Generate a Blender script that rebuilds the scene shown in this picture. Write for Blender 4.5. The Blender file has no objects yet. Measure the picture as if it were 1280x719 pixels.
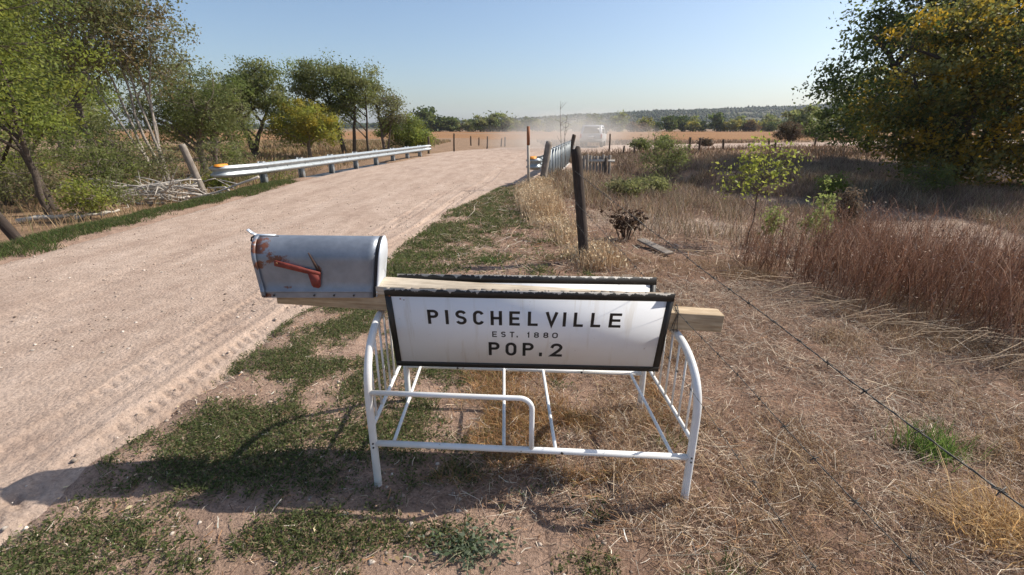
import bpy, math, random
import numpy as np
from mathutils import Vector, Matrix

# ------------------------------------------------------------------ camera, sky, sun, exposure
scene = bpy.context.scene
COL = scene.collection
CAM_H = 1.52
PITCH = math.atan(200 / 585.0)
cam_data = bpy.data.cameras.new('camera')
cam_data.sensor_width = 36.0
cam_data.lens = 36.0 * 585 / 1280
cam_data.clip_start = 0.05
cam_data.clip_end = 6000
cam = bpy.data.objects.new('camera', cam_data)
cam.location = (0, 0, CAM_H)
cam.rotation_euler = (math.pi / 2 - PITCH, 0, 0)
COL.objects.link(cam)
scene.camera = cam

SUN_DIR = Vector((-1.05, -0.34, -1.0)).normalized()        # the way the light travels
SUN_EL = math.asin(-SUN_DIR.z)
SUN_AZ = math.atan2(-SUN_DIR.x, -SUN_DIR.y)                  # clockwise from +Y
world = bpy.data.worlds.new('World')
scene.world = world
world.use_nodes = True
wn = world.node_tree
for n in list(wn.nodes):
    wn.nodes.remove(n)
sky = wn.nodes.new('ShaderNodeTexSky')
sky.sky_type = 'NISHITA'
sky.sun_disc = False
sky.sun_elevation = SUN_EL
sky.sun_rotation = SUN_AZ
sky.air_density = 1.0
sky.dust_density = 1.6
sky.ozone_density = 3.2
bg = wn.nodes.new('ShaderNodeBackground')
bg.inputs['Strength'].default_value = 0.102
wo = wn.nodes.new('ShaderNodeOutputWorld')
wn.links.new(sky.outputs[0], bg.inputs['Color'])
wn.links.new(bg.outputs[0], wo.inputs['Surface'])
sun_data = bpy.data.lights.new('sun', 'SUN')
sun_data.energy = 4.2
sun_data.angle = math.radians(0.53)
sun_data.color = (1.0, 0.94, 0.85)
sun = bpy.data.objects.new('sun', sun_data)
sun.rotation_euler = SUN_DIR.to_track_quat('-Z', 'Y').to_euler()
COL.objects.link(sun)
scene.view_settings.view_transform = 'Standard'
scene.view_settings.look = 'None'
scene.view_settings.exposure = 0.58
scene.view_settings.gamma = 1.0
scene.view_settings.use_curve_mapping = False
scene.render.engine = 'CYCLES'
scene.cycles.max_bounces = 6
scene.cycles.transparent_max_bounces = 6
scene.cycles.volume_bounces = 1
scene.cycles.volume_step_rate = 2.0
scene.cycles.volume_max_steps = 64

RNG = np.random.default_rng(11)
random.seed(11)

# ------------------------------------------------------------------ mesh helpers
class MB:
    """Collects triangles and quads; build() links them as one mesh object."""
    def __init__(self):
        self.v, self.q, self.t, self.c, self.n = [], [], [], [], 0

    def add(self, verts, quads=None, tris=None, col=None):
        verts = np.asarray(verts, float).reshape(-1, 3)
        self.v.append(verts)
        if quads is not None and len(quads):
            self.q.append(np.asarray(quads, int).reshape(-1, 4) + self.n)
        if tris is not None and len(tris):
            self.t.append(np.asarray(tris, int).reshape(-1, 3) + self.n)
        c = np.empty((len(verts), 4))
        c[:] = (1, 1, 1, 1)
        if col is not None:
            c[:, :3] = col
        self.c.append(c)
        self.n += len(verts)
        return self

    def box(self, lo, hi, M=None, col=None):
        x0, y0, z0 = lo
        x1, y1, z1 = hi
        v = np.array([(x0, y0, z0), (x1, y0, z0), (x1, y1, z0), (x0, y1, z0), (x0, y0, z1), (x1, y0, z1), (x1, y1, z1), (x0, y1, z1)], float)
        if M is not None:
            v = xf(M, v)
        return self.add(v, [(3, 2, 1, 0), (4, 5, 6, 7), (0, 1, 5, 4), (1, 2, 6, 5), (2, 3, 7, 6), (3, 0, 4, 7)], col=col)

    def tube(self, pts, rad, n=8, caps=True, col=None):
        pts = np.asarray(pts, float)
        k = len(pts)
        rad = np.full(k, rad, float) if np.isscalar(rad) else np.asarray(rad, float)
        tan = np.gradient(pts, axis=0)
        tan /= np.linalg.norm(tan, axis=1)[:, None] + 1e-12
        ref = np.array((0, 0, 1.0)) if abs(tan[0][2]) < .9 else np.array((1.0, 0, 0))
        rings = []
        a = np.arange(n) * 2 * math.pi / n
        u = np.cross(tan[0], ref)
        u /= np.linalg.norm(u)
        for i in range(k):
            u = u - tan[i] * np.dot(u, tan[i])
            u /= np.linalg.norm(u) + 1e-12
            w = np.cross(tan[i], u)
            rings.append(pts[i] + rad[i] * (np.cos(a)[:, None] * u + np.sin(a)[:, None] * w))
        v = np.concatenate(rings)
        i = np.arange(k - 1)[:, None] * n
        j = np.arange(n)[None, :]
        j2 = (j + 1) % n
        q = np.stack([i + j, i + j2, i + n + j2, i + n + j], -1).reshape(-1, 4)
        t = []
        if caps:
            for s, rev in ((0, True), ((k - 1) * n, False)):
                for m in range(1, n - 1):
                    t.append((s, s + m + 1, s + m) if rev else (s, s + m, s + m + 1))
        return self.add(v, q, t, col)

    def build(self, name, mat=None, parent=None, smooth=False, kind=None):
        me = bpy.data.meshes.new(name)
        v = np.concatenate(self.v).astype(np.float32)
        q = np.concatenate(self.q) if self.q else np.zeros((0, 4), int)
        t = np.concatenate(self.t) if self.t else np.zeros((0, 3), int)
        me.vertices.add(len(v))
        me.vertices.foreach_set('co', v.ravel())
        nl = q.size + t.size
        me.loops.add(nl)
        me.loops.foreach_set('vertex_index', np.concatenate([q.ravel(), t.ravel()]).astype(np.int32))
        me.polygons.add(len(q) + len(t))
        me.polygons.foreach_set('loop_start', np.concatenate([np.arange(len(q)) * 4, q.size + np.arange(len(t)) * 3]).astype(np.int32))
        if smooth:
            me.polygons.foreach_set('use_smooth', np.ones(len(q) + len(t), bool))
        a = me.color_attributes.new('Col', 'FLOAT_COLOR', 'POINT')
        a.data.foreach_set('color', np.concatenate(self.c).astype(np.float32).ravel())
        me.update(calc_edges=True)
        me.validate()
        if mat:
            me.materials.append(mat)
        return link(name, me, parent, kind)


def link(name, me, parent=None, kind=None):
    o = bpy.data.objects.new(name, me)
    COL.objects.link(o)
    if parent:
        o.parent = parent
    if kind:
        o['kind'] = kind
    return o


def xf(M, v):
    M = np.array(M)
    return v @ M[:3, :3].T + M[:3, 3]


def tag(o, label, cat=None, group=None, kind=None):
    o['label'] = label
    if cat:
        o['category'] = cat
    if group:
        o['group'] = group
    if kind:
        o['kind'] = kind
    return o


def thing(name, label, cat, loc=(0, 0, 0), rot=(0, 0, 0), group=None):
    o = bpy.data.objects.new(name, None)
    o.empty_display_size = 0.1
    COL.objects.link(o)
    o.location = loc
    o.rotation_euler = rot
    return tag(o, label, cat, group)


def copy_tree(o, parent=None):
    c = o.copy()
    COL.objects.link(c)
    c.parent = parent
    for ch in list(o.children):
        copy_tree(ch, c)
    return c


def bevel(o, w=0.003, seg=2):
    m = o.modifiers.new('bevel', 'BEVEL')
    m.width = w
    m.segments = seg
    m.limit_method = 'ANGLE'
    return o


# ------------------------------------------------------------------ noise, terrain
_T = np.random.default_rng(5).random((256, 256))


def vnoise(x, y):
    x = np.asarray(x, float)
    y = np.asarray(y, float)
    xi = np.floor(x).astype(int)
    yi = np.floor(y).astype(int)
    fx = x - xi
    fy = y - yi
    fx = fx * fx * (3 - 2 * fx)
    fy = fy * fy * (3 - 2 * fy)
    g = lambda a, b: _T[a & 255, b & 255]
    return (g(xi, yi) * (1 - fx) + g(xi + 1, yi) * fx) * (1 - fy) + (g(xi, yi + 1) * (1 - fx) + g(xi + 1, yi + 1) * fx) * fy


def fbm(x, y, oct=4):
    s, a, t = 0, 1, 0
    for i in range(oct):
        s = s + a * vnoise(x * 2 ** i + 17.3 * i, y * 2 ** i - 9.1 * i)
        t += a
        a *= .5
    return s / t


def sstep(a, b, x):
    t = np.clip((np.asarray(x, float) - a) / (b - a), 0, 1)
    return t * t * (3 - 2 * t)


LEDGE = np.array([(-6.1, -4), (-6.1, 6), (-6.15, 12), (-6.5, 14.5), (-6.0, 19), (-5.0, 26), (-4.4, 31), (-2.4, 37), (3.4, 41.5), (12, 45.5), (25, 50.5), (45, 58), (90, 72)], float)
REDGE = np.array([(-1.95, -4), (-1.9, 2.9), (-1.6, 5.3), (-1.2, 9.2), (-.35, 12.6), (.55, 14.5), (1.45, 19), (2.8, 26), (4.3, 31), (9, 36.6), (15, 40.2), (25, 44.5), (45, 51.5), (90, 64)], float)


def in_road(x, y):
    """metres inside the road's near, straight part (negative: outside)"""
    return np.minimum(x - np.interp(y, LEDGE[:6, 1], LEDGE[:6, 0]), np.interp(y, REDGE[:8, 1], REDGE[:8, 0]) - x)


CREEK = np.array([(-60, 26), (-20, 21), (-9, 19), (0, 19.8), (4.5, 19.6), (8, 16), (10.5, 12), (9.3, 8.8), (8.4, 6.5), (9, 2), (10, -6)], float)


def poly_dist(x, y, P):
    d = np.full(np.shape(x), 1e9)
    for a, b in zip(P[:-1], P[1:]):
        ab = b - a
        t = np.clip(((x - a[0]) * ab[0] + (y - a[1]) * ab[1]) / (ab @ ab), 0, 1)
        d = np.minimum(d, np.hypot(x - a[0] - t * ab[0], y - a[1] - t * ab[1]))
    return d


def H(x, y):
    x = np.asarray(x, float)
    y = np.asarray(y, float)
    near = 1 - sstep(14, 40, np.hypot(x, y))
    h = (fbm(x * 1.1, y * 1.1, 3) - .5) * .05 * near + (vnoise(x * 6, y * 6) - .5) * .018 * near + (vnoise(x * 15, y * 15) - .5) * .008 * near
    h = h * (1 - .8 * np.exp(-((x - .07) ** 2 + (y - 2) ** 2) / .8))
    d = poly_dist(x, y, CREEK)
    right = sstep(2, 6, x)
    depth = np.where(x > 0, 1.15 - .75 * sstep(5, 10, x), 0.9)
    h = h - depth * (1 - sstep(.6 + .4 * right, 3.6, d + (fbm(x * .6, y * .6, 3) - .5) * 1.5))
    h = h - .35 * sstep(1.2, 6, x) * (1 - sstep(16, 30, y)) * sstep(3, 9, y)
    h = h - .25 * sstep(-6.6, -8.5, x) * (1 - sstep(20, 34, y))
    # dug out under the road sheet
    ir = in_road(x, y) + (fbm(x * 1.7, y * 1.7, 3) - .5) * .5
    cut = sstep(-.15, .35, ir) * (1 - sstep(27, 30, y))
    h = h * (1 - cut * (h > -.1)) - .09 * cut
    h = h - .12 * sstep(26, 32, y)
    return h


# ------------------------------------------------------------------ materials
MATS = {}


def mat(name):
    m = bpy.data.materials.new(name)
    m.use_nodes = True
    nt = m.node_tree
    b = nt.nodes['Principled BSDF']
    MATS[name] = m
    return m, nt, b


def node(nt, typ, **kw):
    n = nt.nodes.new(typ)
    for k, v in kw.items():
        if k in n.inputs:
            n.inputs[k].default_value = v
        else:
            setattr(n, k, v)
    return n


def ramp(nt, fac, stops):
    r = nt.nodes.new('ShaderNodeValToRGB')
    e = r.color_ramp.elements
    while len(e) < len(stops):
        e.new(.5)
    for el, (p, c) in zip(e, stops):
        el.position = p
        el.color = (*c, 1) if len(c) == 3 else c
    nt.links.new(fac, r.inputs[0])
    return r.outputs[0]


def noise(nt, scale, detail=5, rough=.55, coord='Object', vec=None, dist=0):
    n = node(nt, 'ShaderNodeTexNoise', Scale=scale, Detail=detail, Roughness=rough, Distortion=dist)
    if vec is None:
        vec = nt.nodes.new('ShaderNodeTexCoord').outputs[coord]
    nt.links.new(vec, n.inputs['Vector'])
    return n.outputs['Fac']


def mixc(nt, fac, a, b, typ='MIX'):
    m = nt.nodes.new('ShaderNodeMix')
    m.data_type = 'RGBA'
    m.blend_type = typ
    for s, v in ((0, fac), (6, a), (7, b)):
        if isinstance(v, (int, float)):
            m.inputs[s].default_value = v
        elif isinstance(v, tuple):
            m.inputs[s].default_value = (*v, 1)
        else:
            nt.links.new(v, m.inputs[s])
    return m.outputs[2]


def math_(nt, op, a, b=None, c=None):
    m = nt.nodes.new('ShaderNodeMath')
    m.operation = op
    for s, v in enumerate((a, b, c)):
        if v is None:
            continue
        if isinstance(v, (int, float)):
            m.inputs[s].default_value = v
        else:
            nt.links.new(v, m.inputs[s])
    return m.outputs[0]


def bump(nt, b, h, strength=.4, dist=.01):
    bp = node(nt, 'ShaderNodeBump', Strength=strength, Distance=dist)
    nt.links.new(h, bp.inputs['Height'])
    nt.links.new(bp.outputs[0], b.inputs['Normal'])
    return bp


def attr_col(nt):
    a = nt.nodes.new('ShaderNodeAttribute')
    a.attribute_name = 'Col'
    return a.outputs['Color']


def m_simple(name, c, rough=.6, metal=0, var=.25, scale=20, bmp=.2, bd=.004):
    m, nt, b = mat(name)
    n = noise(nt, scale)
    lo = tuple(x * (1 - var) for x in c)
    hi = tuple(min(1, x * (1 + var)) for x in c)
    nt.links.new(ramp(nt, n, [(.3, lo), (.7, hi)]), b.inputs['Base Color'])
    b.inputs['Roughness'].default_value = rough
    b.inputs['Metallic'].default_value = metal
    if bmp:
        bump(nt, b, n, bmp, bd)
    return m


def m_leaf(name, trans=.35, rough=.55):
    m, nt, b = mat(name)
    c = attr_col(nt)
    nt.links.new(c, b.inputs['Base Color'])
    b.inputs['Roughness'].default_value = rough
    b.inputs['Specular IOR Level'].default_value = .25
    t = nt.nodes.new('ShaderNodeBsdfTranslucent')
    nt.links.new(c, t.inputs['Color'])
    mx = nt.nodes.new('ShaderNodeMixShader')
    mx.inputs[0].default_value = trans
    out = nt.nodes['Material Output']
    nt.links.new(b.outputs[0], mx.inputs[1])
    nt.links.new(t.outputs[0], mx.inputs[2])
    nt.links.new(mx.outputs[0], out.inputs['Surface'])
    return m


LEAF = m_leaf('leaf', .55)
STRAW = m_leaf('dry_straw', .15, .7)


def m_ground():
    m, nt, b = mat('soil')
    c = attr_col(nt)
    n1 = noise(nt, 9, 8, .65)
    n2 = noise(nt, 70, 5, .7)
    n3 = noise(nt, 1.2, 4, .6)
    v = mixc(nt, 1.0, c, ramp(nt, n1, [(.25, (.62, .58, .55)), (.5, (1, 1, 1)), (.75, (1.3, 1.27, 1.22))]), 'MULTIPLY')
    v = mixc(nt, 1.0, v, ramp(nt, n2, [(.3, (.55, .52, .5)), (.5, (1, 1, 1)), (.72, (1.35, 1.33, 1.3))]), 'MULTIPLY')
    v = mixc(nt, 1.0, v, ramp(nt, n3, [(.3, (.82, .8, .78)), (.7, (1.15, 1.15, 1.15))]), 'MULTIPLY')
    nt.links.new(v, b.inputs['Base Color'])
    b.inputs['Roughness'].default_value = .95
    b.inputs['Specular IOR Level'].default_value = .1
    h = math_(nt, 'ADD', math_(nt, 'MULTIPLY', n1, 1.0), math_(nt, 'MULTIPLY', n2, .5))
    bump(nt, b, h, .9, .03)
    return m


def m_road():
    m, nt, b = mat('dirt_road')
    tc = nt.nodes.new('ShaderNodeTexCoord').outputs['Object']
    sep = nt.nodes.new('ShaderNodeSeparateXYZ')
    nt.links.new(tc, sep.inputs[0])
    X, Y = sep.outputs[0], sep.outputs[1]
    mp = nt.nodes.new('ShaderNodeMapping')
    mp.inputs['Scale'].default_value = (1.0, .3, 1)
    nt.links.new(tc, mp.inputs[0])
    streak = noise(nt, 2.2, 6, .6, vec=mp.outputs[0])
    fine = noise(nt, 55, 6, .75, vec=tc)
    mid = noise(nt, 6, 6, .65, vec=tc)
    vor = node(nt, 'ShaderNodeTexVoronoi', Scale=38.0)
    nt.links.new(tc, vor.inputs['Vector'])
    base = ramp(nt, streak, [(.28, (.34, .245, .188)), (.5, (.425, .32, .25)), (.72, (.485, .375, .30))])
    base = mixc(nt, 1.0, base, ramp(nt, mid, [(.3, (.84, .82, .8)), (.7, (1.12, 1.12, 1.12))]), 'MULTIPLY')
    base = mixc(nt, 1.0, base, ramp(nt, fine, [(.28, (.62, .59, .57)), (.48, (1, 1, 1)), (.75, (1.22, 1.21, 1.2))]), 'MULTIPLY')
    peb = ramp(nt, vor.outputs['Distance'], [(.05, (.75, .72, .7)), (.22, (1, 1, 1))])
    base = mixc(nt, .5, base, peb, 'MULTIPLY')
    nt.links.new(base, b.inputs['Base Color'])
    b.inputs['Roughness'].default_value = .95
    b.inputs['Specular IOR Level'].default_value = .12
    h = math_(nt, 'ADD', math_(nt, 'MULTIPLY', fine, .8), math_(nt, 'MULTIPLY', mid, .8))
    h = math_(nt, 'ADD', h, math_(nt, 'MULTIPLY', vor.outputs['Distance'], -.5))
    bump(nt, b, h, .75, .02)
    return m


def m_field():
    m, nt, b = mat('stubble_field')
    tc = nt.nodes.new('ShaderNodeTexCoord').outputs['Object']
    mp = nt.nodes.new('ShaderNodeMapping')
    mp.inputs['Scale'].default_value = (.06, .5, 1)
    nt.links.new(tc, mp.inputs[0])
    n1 = noise(nt, 1.0, 6, .65, vec=mp.outputs[0])
    n2 = noise(nt, 2.5, 5, .7, vec=tc)
    c = ramp(nt, n1, [(.3, (.22, .115, .055)), (.5, (.31, .172, .085)), (.72, (.39, .235, .13))])
    c = mixc(nt, 1.0, c, ramp(nt, n2, [(.3, (.65, .62, .6)), (.7, (1.2, 1.2, 1.2))]), 'MULTIPLY')
    nt.links.new(c, b.inputs['Base Color'])
    b.inputs['Roughness'].default_value = 1
    b.inputs['Specular IOR Level'].default_value = .05
    bump(nt, b, n2, .8, .2)
    return m


def m_wood(name, lo, hi, axis=0, scale=6.0, rough=.85, bmp=.5):
    m, nt, b = mat(name)
    tc = nt.nodes.new('ShaderNodeTexCoord').outputs['Object']
    mp = nt.nodes.new('ShaderNodeMapping')
    s = [14.0, 14.0, 14.0]
    s[axis] = .9
    mp.inputs['Scale'].default_value = s
    nt.links.new(tc, mp.inputs[0])
    g = noise(nt, scale, 8, .65, vec=mp.outputs[0], dist=.4)
    n2 = noise(nt, 5, 4, .6, vec=tc)
    c = ramp(nt, g, [(.3, lo), (.68, hi)])
    c = mixc(nt, 1.0, c, ramp(nt, n2, [(.3, (.72, .7, .68)), (.7, (1.15, 1.15, 1.15))]), 'MULTIPLY')
    nt.links.new(c, b.inputs['Base Color'])
    b.inputs['Roughness'].default_value = rough
    b.inputs['Specular IOR Level'].default_value = .2
    bump(nt, b, g, bmp, .006)
    return m


def m_vcol(name, rough=.9, var=.3, scale=14, bmp=.4, bd=.01, spec=.15, metal=0):
    m, nt, b = mat(name)
    n = noise(nt, scale, 6, .65)
    c = mixc(nt, 1.0, attr_col(nt), ramp(nt, n, [(.3, (1 - var,) * 3), (.7, (1 + var,) * 3)]), 'MULTIPLY')
    nt.links.new(c, b.inputs['Base Color'])
    b.inputs['Roughness'].default_value = rough
    b.inputs['Metallic'].default_value = metal
    b.inputs['Specular IOR Level'].default_value = spec
    bump(nt, b, n, bmp, bd)
    return m


BARK = m_vcol('bark', .95, .4, 16, .8, .02)
SOIL = m_ground()
ROAD = m_road()
FIELD = m_field()
STONE = m_vcol('stone', .9, .25, 40, .5, .004)

# ------------------------------------------------------------------ the ground
def axis(pts):
    out = []
    for (a, b, s) in pts:
        out.append(np.arange(a, b, s))
    return np.concatenate(out)


def geo(a, b, s, g):
    out = [a]
    while out[-1] < b:
        out.append(out[-1] + s)
        s *= g
    return np.array(out)


def ground_col(x, y):
    """bare-soil tone by place: verge, straw-covered field edge, creek sand, roadside turf"""
    n = fbm(x * .8, y * .8, 4)
    verge = np.array((.325, .225, .168))
    straw = np.array((.235, .150, .105))
    sand = np.array((.33, .26, .205))
    brown = np.array((.25, .165, .105))
    c = np.empty(x.shape + (3,))
    k = sstep(.1, 1.0, x + (n - .5) * 1.2 + .22 * np.clip(y - 3, 0, 4))[..., None]
    c[:] = verge * (1 - k) + straw * k
    lk = sstep(-6.2, -7.4, x)[..., None]
    c = c * (1 - lk) + brown * lk
    far = sstep(14, 24, y)[..., None]
    c = c * (1 - far) + np.array((.27, .18, .115)) * far
    d = poly_dist(x, y, CREEK)
    s = (1 - sstep(.9, 2.0, d + (n - .5) * 1.4))[..., None] * np.where(x > 5, .6, .4)[..., None]
    c = c * (1 - s) + sand * s
    e = ((1 - sstep(.6, 1.5, np.hypot((x - 2.9) / 1.6, (y - 8.3) / 1.0) + (n - .5) * .8)) * .8)[..., None]
    c = c * (1 - e) + sand * e
    return c


xs = np.concatenate([-geo(3.2, 2600, .07, 1.055)[::-1], np.arange(-3.13, 5.0, .045), geo(5.0, 2600, .06, 1.055)])
ys = np.concatenate([-geo(.6, 400, .15, 1.25)[::-1], np.arange(-.55, .8, .12), np.arange(.85, 6.0, .045), geo(6.0, 2600, .05, 1.025)])
XX, YY = np.meshgrid(xs, ys)
ZZ = H(XX, YY)
# the hills: a low wooded ridge that rises to the right
def hill_h(x, y):
    ridge = np.interp(x, [-1500, -600, -220, 30, 140, 430, 720, 1500, 2600], [5, 6, 8, 21, 28, 38, 52, 58, 60]) - 2
    prof = sstep(430, 1150, y) * (1 - .6 * sstep(1300, 2400, y))
    return ridge * prof * (.82 + .36 * fbm(x * .006, y * .006, 4)) + 1.5 * prof * fbm(x * .03, y * .03, 2)


ZZ = ZZ + np.where(YY > 430, hill_h(XX, YY), 0)
ny, nx = XX.shape
idx = np.arange(nx * ny).reshape(ny, nx)
quads = np.stack([idx[:-1, :-1], idx[:-1, 1:], idx[1:, 1:], idx[1:, :-1]], -1).reshape(-1, 4)
GC = ground_col(XX, YY)
hk = sstep(425, 470, YY)[..., None]
GC = GC * (1 - hk) + np.array((.105, .10, .055)) * hk
mb = MB()
mb.add(np.stack([XX, YY, ZZ], -1).reshape(-1, 3), quads, col=GC.reshape(-1, 3))
ground = mb.build('ground', SOIL, smooth=True, kind='structure')
ground['label'] = 'dry soil and grassland around the dirt road'

# the dirt road, a sheet lofted between its two edges
def resample(P, S):
    d = np.concatenate([[0], np.cumsum(np.hypot(*np.diff(P, axis=0).T))])
    d /= d[-1]
    # smooth corner cutting
    return np.stack([np.interp(S, d, P[:, 0]), np.interp(S, d, P[:, 1])], 1)


def smooth_poly(P, it=3):
    for _ in range(it):
        Q = [P[0]]
        for a, b in zip(P[:-1], P[1:]):
            Q += [a * .75 + b * .25, a * .25 + b * .75]
        Q.append(P[-1])
        P = np.array(Q)
    return P


LS, RS = smooth_poly(LEDGE), smooth_poly(REDGE)
S = np.concatenate([np.linspace(0, .028, 20, endpoint=False), np.linspace(.028, .075, 430, endpoint=False), np.linspace(.075, .12, 70, endpoint=False), np.linspace(.12, .3, 120, endpoint=False), np.linspace(.3, 1, 120)])
Lp, Rp = resample(LS, S), resample(RS, S)
W = np.concatenate([np.linspace(-.12, 0, 8, endpoint=False), np.linspace(0, .8, 70, endpoint=False), np.linspace(.8, 1, 62), np.linspace(1, 1.12, 9)[1:]])
RX = Lp[:, None, 0] + (Rp - Lp)[:, None, 0] * W[None, :]
RY = Lp[:, None, 1] + (Rp - Lp)[:, None, 1] * W[None, :]
wid = np.hypot(*(Rp - Lp).T)[:, None]
edge = np.minimum(W, 1 - W)[None, :] * wid
RZ = -.10 * sstep(.25, -.45, edge) + .012
RZ = RZ + (fbm(RX * .7, RY * .35, 3) - .5) * .05 + (vnoise(RX * 5, RY * 4) - .5) * .008
for x0, sl, w, amp, per in ((-2.22, .10, .125, 1.0, .085), (-2.62, .085, .11, .55, .075), (-4.35, .03, .12, .35, .085)):
    # tyre tracks: a shallow rut with lugs pressed into the soft dirt
    dd = RX - x0 - sl * RY + .05 * np.sin(RY * .9 + x0)
    inside = 1 - sstep(w * .85, w * 1.15, np.abs(dd))
    ph = (RY + np.abs(dd) * .55 * np.sign(dd + .02)) / per + .22 * vnoise(RX * 9, RY * 5)
    lug = sstep(.1, .5, np.sin(ph * 2 * math.pi)) * sstep(.02, .05, np.abs(dd))
    patch = sstep(.30, .52, fbm(RX * 2.3 + 8, RY * 1.6, 3))
    RZ = RZ - amp * inside * (.006 + .017 * lug * patch) + amp * .008 * np.exp(-((np.abs(dd) - w * 1.35) / .035) ** 2)
RZ = RZ + (vnoise(RX * 17, RY * 17) - .5) * .006 + (vnoise(RX * 38, RY * 38) - .5) * .004
n0, n1 = RX.shape
idx = np.arange(n0 * n1).reshape(n0, n1)
quads = np.stack([idx[:-1, :-1], idx[:-1, 1:], idx[1:, 1:], idx[1:, :-1]], -1).reshape(-1, 4)
mb = MB()
mb.add(np.stack([RX, RY, RZ], -1).reshape(-1, 3), quads)
road = mb.build('road', ROAD, smooth=True, kind='structure')
road['label'] = 'pale pinkish dirt road with tyre tracks curving away'

# the stubble field beyond the bend
mb = MB()
fx = np.linspace(-400, 620, 120)
fy = geo(58, 205, 1.2, 1.03)
FX, FY = np.meshgrid(fx, fy)
FYs = FY + np.interp(FX, [-400, -60, 10, 40, 90, 620], [-22, -16, -8, 6, 22, 110]) * np.clip((205 - FY) / 147, 0, 1)
FZ = -.1 + (fbm(FX * .05, FY * .05, 3) - .5) * .3 - .25 * sstep(75, 52, FYs) + .05
idx = np.arange(FX.size).reshape(FX.shape)
quads = np.stack([idx[:-1, :-1], idx[:-1, 1:], idx[1:, 1:], idx[1:, :-1]], -1).reshape(-1, 4)
mb.add(np.stack([FX, FYs, FZ], -1).reshape(-1, 3), quads)
field = mb.build('field', FIELD, smooth=True, kind='structure')
field['label'] = 'harvested brown stubble field beyond the road'

# ------------------------------------------------------------------ scatter helpers
def rand_rot(n, rng):
    a = rng.random(n) * 2 * math.pi
    return np.cos(a), np.sin(a)


def leaves(mb, P, size, col, rng, aspect=.5, flat=0.0):
    """diamond leaves at P; flat 1 lays them level"""
    n = len(P)
    d = rng.normal(size=(n, 3))
    d[:, 2] *= (1 - flat)
    d /= np.linalg.norm(d, axis=1)[:, None] + 1e-9
    e = rng.normal(size=(n, 3))
    e[:, 2] *= (1 - flat)
    e -= d * np.sum(d * e, 1)[:, None]
    e /= np.linalg.norm(e, axis=1)[:, None] + 1e-9
    s = (np.ones(n) * size if np.isscalar(size) else size)[:, None]
    v = np.stack([P - d * s * .5, P + e * s * aspect * .5 - d * s * .08, P + d * s * .5, P - e * s * aspect * .5 - d * s * .08], 1).reshape(-1, 3)
    q = np.arange(4 * n).reshape(n, 4)
    mb.add(v, q, col=np.repeat(col, 4, 0))


def blades(mb, P, h, w, col, rng, lean=.35, tipcol=None):
    """curved grass blades or stalks: a quad and a tip triangle each"""
    n = len(P)
    c, s = rand_rot(n, rng)
    L = rng.normal(size=(n, 2)) * lean
    h = np.ones(n) * h
    up = np.stack([L[:, 0] * h, L[:, 1] * h, h], 1)
    side = np.stack([c, s, np.zeros(n)], 1) * (np.ones(n) * w)[:, None] * .5
    mid = P + up * np.array((.4, .4, .6))
    tip = P + up
    v = np.stack([P - side, P + side, mid + side * .75, mid - side * .75, tip], 1).reshape(-1, 3)
    b = np.arange(n)[:, None] * 5
    cc = np.repeat(col, 5, 0)
    if tipcol is not None:
        cc = cc.reshape(n, 5, 3)
        cc[:, 4] = tipcol
        cc = cc.reshape(-1, 3)
    mb.add(v, b + np.array((0, 1, 2, 3)), b + np.array((3, 2, 4)), col=cc)


def straws(mb, P, length, w, col, rng, tilt=.25, bend=.25):
    """fallen stalks: two quads each, lying about level"""
    n = len(P)
    c, s = rand_rot(n, rng)
    L = (np.ones(n) * length)[:, None]
    d = np.stack([c, s, rng.normal(size=n) * tilt], 1)
    sd = np.stack([-s, c, rng.normal(size=n) * .4], 1) * (np.ones(n) * w)[:, None] * .5
    k = rng.normal(size=(n, 1)) * bend
    nrm = np.stack([-s, c, np.abs(rng.normal(size=n)) * .6], 1)
    a = P - d * L * .5
    m = P + nrm * L * k * .5
    z = P + d * L * .5
    lo = np.minimum(a[:, 2], z[:, 2]) - P[:, 2]
    off = np.stack([np.zeros(n), np.zeros(n), np.clip(-lo, 0, 1) * .9], 1)
    v = np.stack([a - sd, a + sd, m + sd, m - sd, z + sd * .6, z - sd * .6], 1)
    v = (v + off[:, None, :]).reshape(-1, 3)
    b = np.arange(n)[:, None] * 6
    mb.add(v, np.concatenate([b + np.array((0, 1, 2, 3)), b + np.array((3, 2, 4, 5))]), col=np.repeat(col, 6, 0))


def pal(colors, n, rng, jit=.18, w=None):
    c = np.array(colors)[rng.choice(len(colors), n, p=w)]
    return np.clip(c * (1 + rng.normal(size=(n, 1)) * jit), .005, .9)


def sample(n, x0, x1, y0, y1, dens, rng):
    out = []
    tot = 0
    while tot < n:
        k = max(2000, n * 2)
        x = rng.uniform(x0, x1, k)
        y = rng.uniform(y0, y1, k)
        m = rng.random(k) < dens(x, y)
        out.append(np.stack([x[m], y[m]], 1))
        tot += m.sum()
    p = np.concatenate(out)[:n]
    return np.column_stack([p, H(p[:, 0], p[:, 1])])


# ------------------------------------------------------------------ metal and paint
def m_white_paint():
    m, nt, b = mat('white_enamel')
    n = noise(nt, 26, 6, .6)
    n2 = noise(nt, 4, 3, .5)
    c = ramp(nt, n, [(.27, (.17, .075, .035)), (.305, (.45, .34, .24)), (.335, (.80, .79, .76)), (.8, (.84, .84, .83))])
    c = mixc(nt, 1.0, c, ramp(nt, n2, [(.3, (.80, .77, .72)), (.6, (1, 1, 1))]), 'MULTIPLY')
    nt.links.new(c, b.inputs['Base Color'])
    b.inputs['Roughness'].default_value = .45
    bump(nt, b, n, .12, .002)
    return m


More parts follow.
